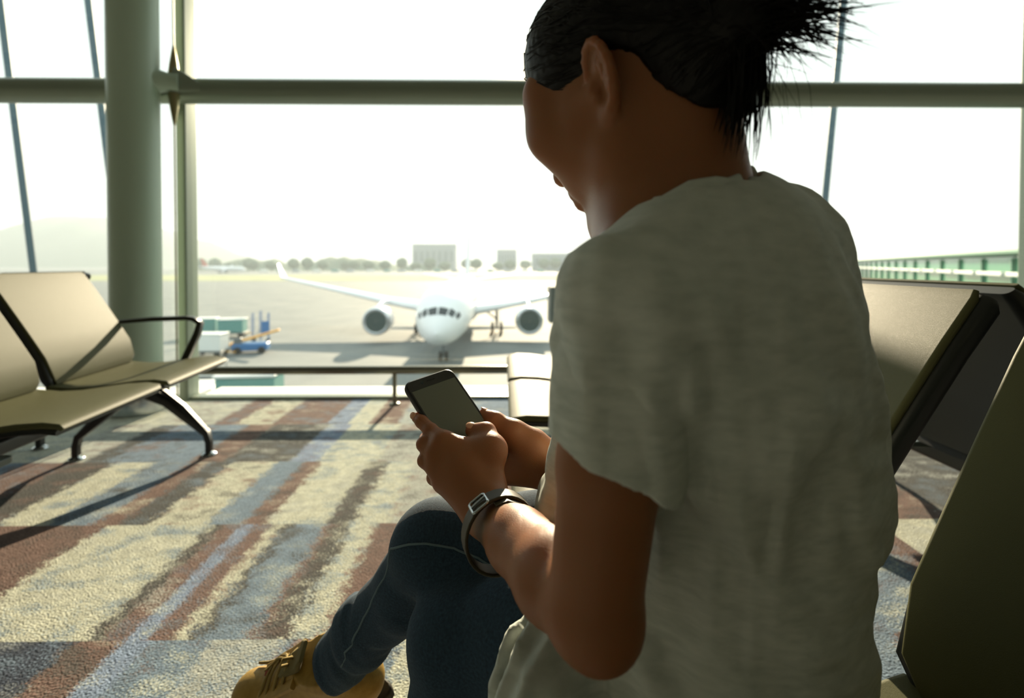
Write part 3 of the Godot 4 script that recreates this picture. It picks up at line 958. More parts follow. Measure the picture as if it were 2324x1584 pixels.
func clothes(pr: Node3D, c7: Vector3, lsh: Vector3, lel: Vector3, rsh: Vector3, rel: Vector3) -> void:
	var fw := Vector3(-0.69, 0, -0.72)
	var F := Fld.new(Vector3(-0.07, 0.38, -0.86), Vector3(0.50, 1.02, -0.24), 0.0055)
	var fh := Vector3(-0.8, 0, -0.6)
	F.cap(Vector3(0.202, 0.835, -0.475), Vector3(0.272, 0.69, -0.555), 0.152, 0.160, 0.03, fw, 1.45)
	F.cap(Vector3(0.258, 0.66, -0.565), Vector3(0.228, 0.42, -0.57), 0.156, 0.165, 0.03, fh, 1.2)
	F.cap(Vector3(0.14, 0.80, -0.52), Vector3(0.12, 0.60, -0.63), 0.075, 0.08, 0.05)
	F.cap(Vector3(0.12, 0.58, -0.60), Vector3(0.0329, 0.4751, -0.4922), 0.07, 0.042, 0.05)
	F.cut(Vector3(0.2, 0.44, -0.6), Vector3.DOWN, 0.4)
	F.cap(Vector3(0.19, 0.80, -0.475), c7 + Vector3(-0.015, -0.065, -0.03), 0.09, 0.06, 0.05)
	F.cap(lsh, Vector3(0.15, 0.885, -0.445), 0.042, 0.058, 0.04)
	F.cap(rsh, Vector3(0.2, 0.885, -0.485), 0.044, 0.058, 0.04)
	F.cap(c7 + Vector3(-0.01, -0.045, -0.02), lsh.lerp(c7, 0.35) + Vector3(0, -0.02, 0), 0.045, 0.045, 0.04)
	F.cap(c7 + Vector3(-0.01, -0.045, -0.02), rsh.lerp(c7, 0.35) + Vector3(0, -0.01, 0), 0.045, 0.045, 0.04)
	# sleeves, open at the hem
	var ax := (lel - lsh).normalized()
	var hem := Vector3(0.0771, 0.7554, -0.3863)
	F.cap(lsh, lsh.lerp(lel, 0.20), 0.0445, 0.045, 0.035)
	var hn := (Vector3(0.0628, 0.7262, -0.3861) - Vector3(0.0771, 0.7554, -0.3863)).normalized()
	var SL := Fld.new(lsh + Vector3(-0.09, -0.25, -0.10), lsh + Vector3(0.10, 0.07, 0.09), 0.0036)
	SL.cap(lsh, lsh.lerp(lel, 0.70), 0.0450, 0.0495, 0.01)
	SL.cap(lsh.lerp(lel, 0.25), lsh.lerp(lel, 0.5) + Vector3(0.022, 0.0, -0.012), 0.038, 0.032, 0.03)
	SL.cut(hem, hn, 0.12)
	SL.cap(lsh.lerp(lel, 0.36), lsh.lerp(lel, 0.9), 0.0385, 0.042, 0.002, Vector3.ZERO, 1.0, true)
	F.cap(rsh, rsh.lerp(rel, 0.55), 0.046, 0.05, 0.035)
	F.cut(rsh.lerp(rel, 0.5), (rel - rsh).normalized(), 0.07)
	# neck opening
	F.cap(c7 + Vector3(-0.032, -0.025, -0.034), hp(-0.026, -0.03, 0), 0.067, 0.067, 0.004, Vector3.ZERO, 1.0, true)
	# folds
	var nz := FastNoiseLite.new()
	nz.seed = 9
	nz.frequency = 7.0
	nz.fractal_octaves = 2
	var nd := FastNoiseLite.new()
	nd.seed = 19
	nd.frequency = 1.0
	nd.fractal_octaves = 2
	var ap := Vector3(0.1387, 0.7531, -0.4253)
	var f1 := Vector3(0.2738, 0.9542, -0.4967)
	var f2 := Vector3(0.3745, 0.7167, -0.5409)
	var lap := Vector3(0.0445, 0.4692, -0.5419)
	var drape := func(p: Vector3) -> float:
		var s := 0.003 * nz.get_noise_3dv(p)
		# soft folds falling from the shoulder to the armpit
		var w := nd.get_noise_3d(p.x * 24.0 + p.z * 15.0, p.y * 5.0, p.z * 6.0)
		s += 0.020 * w * exp(-p.distance_squared_to(ap) / 0.020)
		# creases across the back
		var u := nd.get_noise_3d(p.x * 4.0, p.y * 22.0 + p.x * 6.0, p.z * 4.0 + 9.0)
		s += 0.006 * u
		s += 0.013 * nd.get_noise_3d(p.x * 11.0 + p.y * 6.0, p.y * 3.0 - p.x * 3.0, p.z * 9.0 + 3.0)
		# long fold down the right of the back
		var t := clampf((p - f1).dot(f2 - f1) / (f2 - f1).length_squared(), 0.0, 1.0)
		s += 0.018 * exp(-p.distance_squared_to(f1.lerp(f2, t)) / 0.0008)
		# pleats over the lap
		s += 0.013 * sin(p.x * 150.0 + p.z * 150.0 + 2.0 * w) * exp(-p.distance_squared_to(lap) / 0.006)
		return s * smoothstep(0.075, 0.16, p.distance_to(c7 + Vector3(-0.03, -0.01, -0.03)))
	F.shift(drape)
	SL.shift(func(p: Vector3) -> float: return clampf(0.45 * drape.call(p), -0.0008, 0.005))
	var mb := MB.new()
	F.mesh(mb)
	SL.mesh(mb)
	var sh := obj("t_shirt", mb, M.shirt, pr)
	# ribbed neckband
	mb = MB.new()
	var base := c7 + Vector3(-0.032, -0.025, -0.034)
	var na := (hp(-0.026, -0.03, 0) - base).normalized()
	var e1 := na.cross(Vector3.UP).normalized()
	var e2 := na.cross(e1)
	var ringp := []
	for i in 40:
		var a := TAU * i / 40
		var rd := e1 * cos(a) + e2 * sin(a)
		var t := 0.09
		var p := base + rd * 0.0690
		while t > -0.12:
			var q := (base + rd * 0.0690 + na * t - F.lo) / F.c
			if q.x < F.nx - 1 and q.y < F.ny - 1 and q.z < F.nz - 1 and F.v[(int(q.z) * F.ny + int(q.y)) * F.nx + int(q.x)] < 0.001:
				break
			t -= 0.0012
		ringp.append(t)
	var rows := []
	for i in 41:
		var a := TAU * i / 40
		var rd := e1 * cos(a) + e2 * sin(a)
		var t := 0.0
		for k in [-1, 0, 1]:
			var three := [ringp[(i + k + 39) % 40], ringp[(i + k + 40) % 40], ringp[(i + k + 41) % 40]]
			three.sort()
			t += maxf(three[1], -0.09) / 3.0
		var r := PackedVector3Array()
		for q in MB.rrect(0.013, 0.0045, 0.002, 3):
			r.append(base + rd * (0.0690 + q.y - q.x * 0.5) + na * (t - 0.002 + q.x * 0.85))
		rows.append(r)
	mb.grid(rows, true, false)
	obj("neckband", mb, M.shirt, sh)
	# --- jeans
	F = Fld.new(Vector3(-0.40, 0.02, -1.02), Vector3(0.46, 0.66, -0.42), 0.0065)
	var lhip := Vector3(0.19, 0.50, -0.56)
	var rhip := Vector3(0.29, 0.50, -0.72)
	var lkn := Vector3(-0.0549, 0.4494, -0.6332)
	var rkn := Vector3(-0.0905, 0.5173, -0.7150)
	var ran := Vector3(-0.2658, 0.2608, -0.8534)
	var lan := Vector3(-0.07, 0.157, -0.66)
	F.cap(lhip + Vector3(0.06, 0.0, -0.02), rhip + Vector3(0.0, 0, 0), 0.085, 0.085, 0.04)
	F.chain([lhip, lhip.lerp(lkn, 0.6), lkn], [0.082, 0.072, 0.058], 0.03)
	F.chain([lkn, lkn.lerp(lan, 0.35), lan], [0.056, 0.056, 0.043], 0.02)
	F.chain([rhip, rhip.lerp(rkn, 0.6), rkn], [0.082, 0.070, 0.0565], 0.03)
	F.chain([rkn, rkn.lerp(ran, 0.3) + Vector3(0.012, -0.004, 0.0), rkn.lerp(ran, 0.7), ran], [0.0555, 0.052, 0.046, 0.046], 0.02)
	var shin := (ran - rkn).normalized()
	F.cut(ran + shin * 0.028, shin, 0.12)
	var nj := FastNoiseLite.new()
	nj.seed = 29
	nj.frequency = 1.0
	nj.fractal_octaves = 2
	F.cut(lan + Vector3(0, -0.03, 0), Vector3.DOWN, 0.12)
	var back_knee := rkn.lerp(ran, 0.2) + Vector3(0.05, -0.02, 0)
	F.shift(func(p: Vector3) -> float:
		var s := 0.0025 * nj.get_noise_3d(p.x * 9.0, p.y * 9.0, p.z * 9.0)
		var a := (p - rkn).dot(shin)
		if a > 0.18 and p.distance_to(ran) < 0.16:
			s += 0.007 * nj.get_noise_3d(p.x * 10.0, p.y * 10.0 + a * 26.0, p.z * 10.0)
		s += 0.006 * nj.get_noise_3d(p.x * 12.0 + p.y * 30.0, p.y * 20.0, p.z * 8.0) * exp(-p.distance_squared_to(back_knee) / 0.006)
		s += 0.004 * nj.get_noise_3d(p.x * 40.0, p.y * 8.0, p.z * 10.0) * exp(-p.distance_squared_to(lhip) / 0.02)
		return s)
	mb = MB.new()
	F.mesh(mb)
	var je := obj("jeans", mb, M.denim, pr)
	# side seam of the upper leg and shin
	mb = MB.new()
	for path in [[Vector3(-0.0016, 0.5303, -0.6388), Vector3(-0.0286, 0.5415, -0.6424), Vector3(-0.0616, 0.5491, -0.6500), Vector3(-0.0984, 0.5498, -0.6597), Vector3(-0.1199, 0.5418, -0.6719), Vector3(-0.1388, 0.5238, -0.6959)], [Vector3(-0.1388, 0.5238, -0.6959), Vector3(-0.1507, 0.4889, -0.7104), Vector3(-0.1733, 0.4407, -0.7300), Vector3(-0.2027, 0.3773, -0.7593), Vector3(-0.2286, 0.3168, -0.7937)]]:
		mb.tube(snap(F, path), 0.0016, 6)
	obj("seam", mb, M.denim_thread, je)
	boot(pr, ran, shin, Vector3(-0.3871, 0.2105, -0.8794))
	boot(pr, lan, Vector3.DOWN, Vector3(-0.25, 0.107, -0.70))

# puts points on the surface of a field, walking along its gradient
func snap(F: Fld, path: Array, parts := 6, steps := 10) -> Array:
	var fine := []
	for i in path.size() - 1:
		for k in parts:
			fine.append(path[i].lerp(path[i + 1], float(k) / parts))
	fine.append(path[path.size() - 1])
	var out := []
	for p in fine:
		for it in steps:
			var q: Vector3 = (p - F.lo) / F.c
			var x := clampi(int(q.x), 0, F.nx - 2)
			var y := clampi(int(q.y), 0, F.ny - 2)
			var z := clampi(int(q.z), 0, F.nz - 2)
			var i := (z * F.ny + y) * F.nx + x
			var d := F.v[i]
			if d > 0.5:
				break
			var g := Vector3(F.v[i + 1] - d, F.v[i + F.nx] - d, F.v[i + F.nx * F.ny] - d)
			d += g.dot(q - Vector3(x, y, z))
			p -= g.normalized() * clampf(d, -0.01, 0.01)
		out.append(p)
	return out

func boot(pr: Node3D, ran: Vector3, shin: Vector3, toe: Vector3) -> void:
	var ank := ran + shin * 0.05
	var dir := (toe - ank).normalized()
	var up := (-shin - dir * (-shin).dot(dir)).normalized()
	var side := dir.cross(up).normalized()
	var B := Basis(dir, up, side)
	var o := ank
	var F := Fld.new(o - Vector3(0.26, 0.2, 0.2), o + Vector3(0.16, 0.16, 0.2), 0.004)
	var at := func(a: float, b: float, s: float) -> Vector3: return o + dir * a + up * b + side * s
	F.cap(at.call(-0.045, -0.035, 0), at.call(0.05, -0.045, 0), 0.040, 0.040, 0.03)
	F.cap(at.call(0.05, -0.045, 0), at.call(0.145, -0.052, 0), 0.040, 0.040, 0.04, up, 1.25)
	F.cap(at.call(-0.02, -0.03, 0), at.call(-0.012, 0.020, 0), 0.038, 0.040, 0.03)
	F.cap(at.call(0.0, 0.035, 0), at.call(0.07, -0.022, 0), 0.034, 0.034, 0.03)
	F.cut(at.call(-0.01, 0.046, 0), (up + dir * 0.15).normalized(), 0.09)
	F.cut(at.call(0.05, -0.088, 0), -up, 0.14)
	var mb := MB.new()
	F.mesh(mb)
	var sh := obj("boot", mb, M.boot_leather, pr)
	# sole
	mb = MB.new()
	var outl := []
	for i in 28:
		var a := TAU * i / 28
		var ca := cos(a)
		outl.append(Vector2(0.05 + ca * 0.137, sin(a) * (0.044 + 0.006 * ca)))
	mb.plate(at.call(0, -0.092, 0), dir, side, outl, 0.026, 0.004)
	obj("sole", mb, M.boot_dark, sh)
	# toe rand, tongue, collar
	mb = MB.new()
	var rim := []
	for i in 13:
		var a := lerpf(-1.5, 1.5, i / 12.0)
		rim.append(at.call(0.135 + cos(a) * 0.049, -0.072, sin(a) * 0.044))
	mb.sweep(rim, MB.rrect(0.036, 0.006, 0.002), up)
	obj("toe_guard", mb, M.boot_dark, sh)
	mb = MB.new()
	mb.sweep(snap(F, [at.call(0.070, 0.012, 0), at.call(0.045, 0.030, 0)], 3, 8) + [at.call(0.032, 0.048, 0), at.call(0.026, 0.062, 0), at.call(0.020, 0.068, 0)], MB.rrect(0.036, 0.009, 0.004), side, [0.6, 0.8, 0.9, 1, 1.1, Vector2(1.2, 1), Vector2(0.9, 0.7)])
	obj("tongue", mb, M.boot_lining, sh)
	mb = MB.new()
	for s in [-1.0, 1.0]:
		mb.sweep(snap(F, [at.call(0.12, -0.022, s * 0.020), at.call(0.085, 0.0, s * 0.024), at.call(0.055, 0.022, s * 0.026), at.call(0.038, 0.035, s * 0.028)], 3, 8), MB.rrect(0.020, 0.009, 0.003), side)
	obj("eyelet_panel", mb, M.boot_leather, sh)
	mb = MB.new()
	mb.box(snap(F, [at.call(0.110, -0.012, 0.010), at.call(0.110, -0.012, 0.010)], 1, 8)[0] + up * 0.002, Vector3(0.012, 0.004, 0.008), B, 0.001)
	obj("tab", mb, M.red_tab, sh)
	# laces
	for q in [[0.112, -0.008], [0.095, 0.004], [0.077, 0.019], [0.060, 0.036]]:
		mb = MB.new()
		var run := []
		for p in snap(F, [at.call(q[0] + 0.006, q[1] - 0.014, -0.026), at.call(q[0] + 0.002, q[1], -0.010), at.call(q[0] - 0.004, q[1], 0.010), at.call(q[0] - 0.010, q[1] - 0.010, 0.026)], 3, 8):
			run.append(p + up * 0.0045)
		mb.sweep(run, MB.ring(0.0027, 0.0019, 6), dir)
		obj("lace", mb, M.lace, sh)
	for s in [[0.030, 0.06], [0.020, -0.03], [0.034, 0.035]]:
		mb = MB.new()
		var run := []
		for p in snap(F, [at.call(0.056, 0.020, 0.004), at.call(0.075, 0.012, s[0] * 0.6), at.call(0.098, -0.002, s[0] + 0.004), at.call(0.128 + s[1] * 0.3, -0.022, s[0] + s[1] * 0.3)], 3, 8):
			run.append(p + (up * 0.8 + side * 0.6) * 0.006)
		mb.sweep(run, MB.ring(0.0030, 0.0021, 6), up)
		obj("lace", mb, M.lace, sh)
	mb = MB.new()
	mb.sweep([at.call(0.050, 0.034, 0.0), at.call(0.062, 0.050, -0.01), at.call(0.056, 0.058, -0.004), at.call(0.048, 0.046, 0.004), at.call(0.050, 0.032, 0.004)], MB.ring(0.0026, 0.002, 6), side)
	obj("lace", mb, M.lace, sh)

func hair(pr: Node3D) -> void:
	var hb := Basis(HF, HU, HL)
	var F := Fld.new(Vector3(-0.06, 0.96, -0.72), Vector3(0.36, 1.28, -0.28), 0.0034)
	F.ell(hp(-0.012, 0.050, 0), hb, Vector3(0.099, 0.089, 0.0765), 0.01)
	F.ell(hp(0.035, 0.048, 0), hb, Vector3(0.070, 0.074, 0.074), 0.015)
	F.ell(hp(-0.055, -0.012, 0), hb, Vector3(0.045, 0.066, 0.060), 0.02)
	# keep what lies above the hairline: temple, round the ear, down to the nape
	for q in [1.0, -1.0]:
		F.cap(hp(0.135, -0.02, 0.0), hp(0.10, -0.03, q * 0.10), 0.075, 0.066, 0.006, Vector3.ZERO, 1.0, true)
		F.cap(hp(0.030, -0.045, q * 0.10), hp(0.030, -0.045, q * 0.02), 0.050, 0.044, 0.006, Vector3.ZERO, 1.0, true)
		F.cap(hp(-0.004, -0.012, q * 0.10), hp(-0.004, -0.012, q * 0.05), 0.030, 0.026, 0.005, Vector3.ZERO, 1.0, true)
		F.cap(hp(-0.002, -0.07, q * 0.09), hp(-0.010, -0.07, q * 0.03), 0.045, 0.04, 0.006, Vector3.ZERO, 1.0, true)
	F.cut(hp(-0.06, -0.066, 0), (-HU + HF * 0.25).normalized(), 0.15)
	var tie := Vector3(0.1773, 1.0863, -0.4055)
	F.cap(hp(-0.06, 0.04, 0), tie, 0.062, 0.026, 0.03)
	var ng := FastNoiseLite.new()
	ng.seed = 5
	ng.frequency = 1.0
	F.shift(func(p: Vector3) -> float:
		var d := p - tie
		# combed back towards the tie
		var l := (p - HO).dot(HL)
		var a := atan2((p - HO).dot(HU) - 0.05, absf(l) + 0.03)
		return 0.0016 * ng.get_noise_2d(a * 30.0, d.length() * 6.0))
	var mb := MB.new()
	F.mesh(mb)
	obj("hair", mb, M.hair, pr)
	var surf := mb.v.duplicate()
	# loose strands
	var rng := RandomNumberGenerator.new()
	rng.seed = 21
	mb = MB.new()
	# combed strands over the head, running back to the tie
	for i in 900:
		var p := surf[rng.randi() % surf.size()]
		if p.distance_to(tie) < 0.03:
			continue
		var path := [p]
		for k in 5:
			p = p + (tie - p).limit_length(0.012) + Vector3(rng.randfn(0, 0.0007), rng.randfn(0, 0.0007), rng.randfn(0, 0.0007))
			path.append(p)
		path = snap(F, path, 1, 4)
		var out := []
		for q in path:
			out.append(q + (q - HO).normalized() * 0.0006)
		mb.sweep(out, MB.ring(0.0008, 0.0008, 3), Vector3(0.31, 0.2, 0.93), [0.2, 0.8, 1.0, 1.0, 0.8, 0.2], false)
	# tail blown out to the right
	var dirr := Vector3(0.93, 0.12, 0.30).normalized()
	for i in 520:
		var a := tie + Vector3(rng.randfn(0, 0.010), rng.randfn(0.0, 0.013), rng.randfn(0, 0.010))
		var ln := rng.randf_range(0.03, 0.085)
		var dd := (dirr + Vector3(rng.randfn(0, 0.16), rng.randfn(0.02, 0.24), rng.randfn(0, 0.16))).normalized()
		var sag := rng.randf_range(-0.03, 0.02)
		strand(mb, a, a + dd * ln * 0.4 + Vector3(0, 0.01, 0), a + dd * ln + Vector3(0, sag, 0), rng.randf_range(0.0005, 0.0011))
	# clumps hanging behind the neck
	for i in 170:
		var a := tie + Vector3(rng.randfn(0.006, 0.007), rng.randf_range(-0.03, 0.0), rng.randfn(0, 0.008))
		var ln := rng.randf_range(0.04, 0.085)
		var b := a + Vector3(-0.004 + rng.randfn(0, 0.005), -ln, 0.004 + rng.randfn(0, 0.005))
		strand(mb, a, a.lerp(b, 0.5) + Vector3(0.006, 0, 0), b, rng.randf_range(0.0005, 0.0012))
	# long thin stray hairs
	for i in 26:
		var a := tie + Vector3(rng.randfn(0.01, 0.01), rng.randfn(-0.01, 0.01), rng.randfn(0, 0.01))
		var b := a + Vector3(rng.randf_range(0.0, 0.045), rng.randf_range(-0.10, -0.04), rng.randfn(0.01, 0.01))
		strand(mb, a, a + Vector3(rng.randf_range(0.015, 0.05), -0.01, 0.0), b, 0.00028)
	# fine hairs along forehead and temple
	for i in 90:
		var u := rng.randf_range(0.03, 0.11)
		var p := hp(0.086 - maxf(0.0, u - 0.06) * 0.5, u, rng.randf_range(-0.01, 0.045))
		strand(mb, p, p + HF * 0.006 - HU * 0.006, p + HF * rng.randf_range(0.002, 0.012) - HU * rng.randf_range(0.008, 0.022) + HL * rng.randfn(0, 0.006), 0.0003)
	var st := obj("loose_hair", mb, M.hair, pr)
	st.set_meta("kind", "stuff")

func strand(mb: MB, a: Vector3, m: Vector3, b: Vector3, r: float) -> void:
	var path := []
	for i in 6:
		var t := i / 5.0
		path.append(a.lerp(m, t).lerp(m.lerp(b, t), t))
	mb.sweep(path, MB.ring(r, r, 3), Vector3(0.31, 0.2, 0.93), [1.0, 1.0, 0.95, 0.8, 0.55, 0.15], false)

# ------------------------------------------------------------------ phone and watch
func phone() -> void:
	var c := Vector3(-0.0641, 0.6929, -0.6976)
	var u := Vector3(0.5566, -0.6256, 0.5467)
	var v := Vector3(0.7798, 0.1664, -0.6035)
	var nn := Vector3(0.2866, 0.7622, 0.5805)
	var ph := thing("smartphone", "black smartphone in a dark case held in both hands", "phone", c)
	var mb := MB.new()
	mb.plate(Vector3.ZERO, v, -u, MB.rrect(0.077, 0.158, 0.011, 6), 0.0095, 0.0028)
	obj("case", mb, M.phone_body, ph)
	mb = MB.new()
	mb.plate(nn * 0.0046, v, -u, MB.rrect(0.072, 0.153, 0.009, 6), 0.0014, 0.0005)
	var gl := obj("front_glass", mb, M.phone_glass, ph)
	mb = MB.new()
	mb.plate(nn * 0.00535, v, -u, MB.rrect(0.068, 0.120, 0.0006, 1), 0.0002, 0.00005)
	obj("screen", mb, M.phone_screen, ph)
	mb = MB.new()
	mb.plate(nn * 0.0054 - u * 0.069, v, -u, MB.rrect(0.013, 0.0016, 0.0008, 3), 0.0002, 0.00005)
	obj("earpiece_slot", mb, M.slot_black, ph)
	mb = MB.new()
	mb.lathe(nn * 0.0053 + u * 0.069, nn, [Vector2(0.0062, 0.0), Vector2(0.0062, 0.0002), Vector2(0.0055, 0.0002)], 20)
	obj("home_button", mb, M.slot_black, ph)
	mb = MB.new()
	mb.lathe(nn * 0.0053 - u * 0.069 - v * 0.014, nn, [Vector2(0.0022, 0.0), Vector2(0.0022, 0.0002), Vector2(0.001, 0.0003)], 12)
	obj("camera_lens", mb, M.cockpit_glass, ph)

func watch() -> void:
	var el := Vector3(0.0683, 0.6387, -0.3945)
	var wr := Vector3(-0.0174, 0.6175, -0.5955)
	var ax := (wr - el).normalized()
	var c := el.lerp(wr, 0.80) + Vector3(-0.004, -0.005, 0.0)
	var wt := thing("wristwatch", "wristwatch with olive leather strap hanging loose on the left wrist", "watch", c)
	# ring axes: across the forearm
	var a := Vector3(0.75, 0.55, 0.1)
	a = (a - ax * a.dot(ax)).normalized()
	var b := ax.cross(a).normalized()
	ax = (ax + a * 0.15).normalized()
	var path := []
	for i in 33:
		var t := TAU * i / 32.0
		path.append(a * cos(t) * 0.0395 + b * sin(t) * 0.0385)
	var mb := MB.new()
	var rows := []
	for i in 33:
		var p: Vector3 = path[i % 32]
		var out := p.normalized()
		var r := PackedVector3Array()
		for q in MB.rrect(0.020, 0.0038, 0.0014, 3):
			r.append(p + ax * q.x + out * q.y)
		rows.append(r)
	mb.grid(rows, true, false)
	var st := obj("strap", mb, M.strap, wt)
	var up := (Vector3(-0.45, 0.8, 0.4) - ax * Vector3(-0.45, 0.8, 0.4).dot(ax)).normalized()
	var tg := ax.cross(up)
	# buckle
	mb = MB.new()
	var fr := []
	for q in MB.rrect(0.019, 0.022, 0.003, 3):
		fr.append(up * 0.0405 + tg * q.x + ax * q.y)
	fr.append(fr[0])
	mb.sweep(fr, MB.ring(0.0016, 0.0016, 8), up)
	obj("buckle", mb, M.steel, wt)
	mb = MB.new()
	mb.tube([up * 0.0415 - tg * 0.008, up * 0.0425 + tg * 0.009], 0.0012, 8)
	obj("buckle_pin", mb, M.steel, wt)
	mb = MB.new()
	mb.sweep([Vector3(-0.0096, 0.6503, -0.5479) - c, Vector3(0.0024, 0.6535, -0.5518) - c, Vector3(0.0145, 0.6480, -0.5555) - c, Vector3(0.0230, 0.6378, -0.5572) - c, Vector3(0.0281, 0.6256, -0.5569) - c, Vector3(0.0291, 0.6120, -0.5567) - c, Vector3(0.0266, 0.6014, -0.5545) - c], MB.rrect(0.016, 0.003, 0.001), ax)
	obj("strap_end", mb, M.strap, wt)
	for q in [[Vector3(0.0005, 0.6528, -0.5513) - c, Vector3(0.0042, 0.6533, -0.5523) - c], [Vector3(0.0070, 0.6520, -0.5532) - c, Vector3(0.0108, 0.6501, -0.5541) - c], [Vector3(0.0131, 0.6487, -0.5551) - c, Vector3(0.0164, 0.6455, -0.5560) - c]]:
		var side: Vector3 = (q[1] - q[0]).normalized().cross(ax).normalized()
		if side.dot(up) < 0.0:
			side = -side
		mb = MB.new()
		mb.lathe(q[0] + side * 0.0012, side, [Vector2(0.0014, 0.0), Vector2(0.0014, 0.0005), Vector2(0.0005, 0.0006)], 8)
		obj("strap_hole", mb, M.slot_black, wt)
	# case and dial on the under side
	var dn := -up
	mb = MB.new()
	mb.lathe(dn * 0.036, dn, [Vector2(0.012, 0.0), Vector2(0.0175, 0.001), Vector2(0.0185, 0.003), Vector2(0.0185, 0.0055), Vector2(0.0165, 0.0075)], 28)
	obj("case", mb, M.steel, wt)
	mb = MB.new()
	mb.lathe(dn * 0.0433, dn, [Vector2(0.0162, 0.0), Vector2(0.0155, 0.0008), Vector2(0.008, 0.0011)], 28)
	obj("crystal", mb, M.cockpit_glass, wt)
	mb = MB.new()
	mb.lathe(dn * 0.040 + tg * 0.0185, tg, [Vector2(0.0022, 0.0), Vector2(0.0025, 0.001), Vector2(0.0025, 0.003), Vector2(0.0015, 0.0036)], 12)
	obj("crown", mb, M.steel, wt)

# ------------------------------------------------------------------ outside
const GY := -8.8

func outside() -> void:
	var m := MB.new()
	m.box(Vector3(0, GY - 0.5, -1010), Vector3(3000, 1.0, 2000), Basis(), 0.0)
	tag(struct("ground_apron", m, M.concrete), "pale concrete apron outside the window")
	m = MB.new()
	m.box(Vector3(0, GY + 0.02, -400), Vector3(2600, 0.1, 170), Basis(), 0.0)
	tag(struct("ground_grass", m, M.grass), "strip of pale grass between the taxiways")
	aircraft()
	# slanting masts outside the glass
	var k := 0
	for q in [[Vector3(-8.5905, 5.5493, -9.2216), Vector3(-8.0069, 0.8625, -9.1305), "slanting steel mast outside the glass at the far left"], [Vector3(-7.0907, 5.5493, -9.1976), Vector3(-6.6792, 2.2498, -9.1334), "slanting steel mast outside just left of the column"], [Vector3(5.8076, 5.5493, -8.9904), Vector3(5.4391, 1.6499, -8.9283), "slanting steel mast outside to the right of the person"]]:
		var d: Vector3 = (q[1] - q[0]).normalized()
		var top: Vector3 = q[0] - d * 3.0
		var foot: Vector3 = q[0] + d * ((q[0].y - GY) / -d.y)
		var o := thing("steel_mast", q[2], "mast", foot, 0.0, "slanting masts outside the glass")
		m = MB.new()
		m.tube([Vector3.ZERO, (top - foot) * 0.5, top - foot], 0.055, 12)
		obj("shaft", m, M.pole_paint, o)
		m = MB.new()
		m.lathe(Vector3.ZERO, Vector3.UP, [Vector2(0.2, 0), Vector2(0.2, 0.05), Vector2(0.08, 0.08)], 12)
		obj("base_plate", m, M.pole_paint, o)
	pier()
	jet_bridge()
	far_things()
	ground_equipment()

func fus(z: float) -> Vector2:
	# radius and centre height at a distance z behind the nose
	var t := [[0.0, 0.02, 3.55], [0.25, 0.6, 3.6], [0.8, 1.1, 3.72], [1.7, 1.65, 3.95], [3.0, 2.15, 4.25], [4.6, 2.52, 4.5], [6.5, 2.75, 4.68], [8.5, 2.85, 4.78], [20.0, 2.85, 4.9], [40.0, 2.85, 5.0], [47.0, 2.4, 5.45], [53.0, 1.5, 6.1], [57.5, 0.6, 6.7], [58.8, 0.25, 6.85]]
	for i in t.size() - 1:
		if z <= t[i + 1][0]:
			var k: float = (z - t[i][0]) / (t[i + 1][0] - t[i][0])
			return Vector2(lerpf(t[i][1], t[i + 1][1], k), lerpf(t[i][2], t[i + 1][2], k))
	return Vector2(0.25, 6.85)

func skin_at(z: float, phi: float, off := 0.0) -> Vector3:
	var f := fus(z)
	return Vector3(sin(phi) * (f.x + off), f.y + cos(phi) * (f.x + off), -z)

func wing(o: Node3D, called: String, s: float, root: Array, tip: Array, mt: Material) -> MeshInstance3D:
	# root and tip: x, y, z of the leading edge, chord, thickness
	var rows := []
	for i in 7:
		var t := i / 6.0
		var x := lerpf(root[0], tip[0], t)
		var y := lerpf(root[1], tip[1], t)
		var z := lerpf(root[2], tip[2], t)
		var ch := lerpf(root[3], tip[3], t)
		var th := lerpf(root[4], tip[4], t)
		var r := PackedVector3Array()
		for q in [[0.0, 0.0], [0.03, 0.35], [0.15, 0.55], [0.35, 0.6], [0.65, 0.4], [1.0, 0.02], [0.65, -0.2], [0.35, -0.4], [0.15, -0.4], [0.03, -0.25]]:
			r.append(Vector3(s * x, y + q[1] * th, -(z + q[0] * ch)))
		rows.append(r)
	var m := MB.new()
	m.grid(rows)
	return obj(called, m, mt, o)

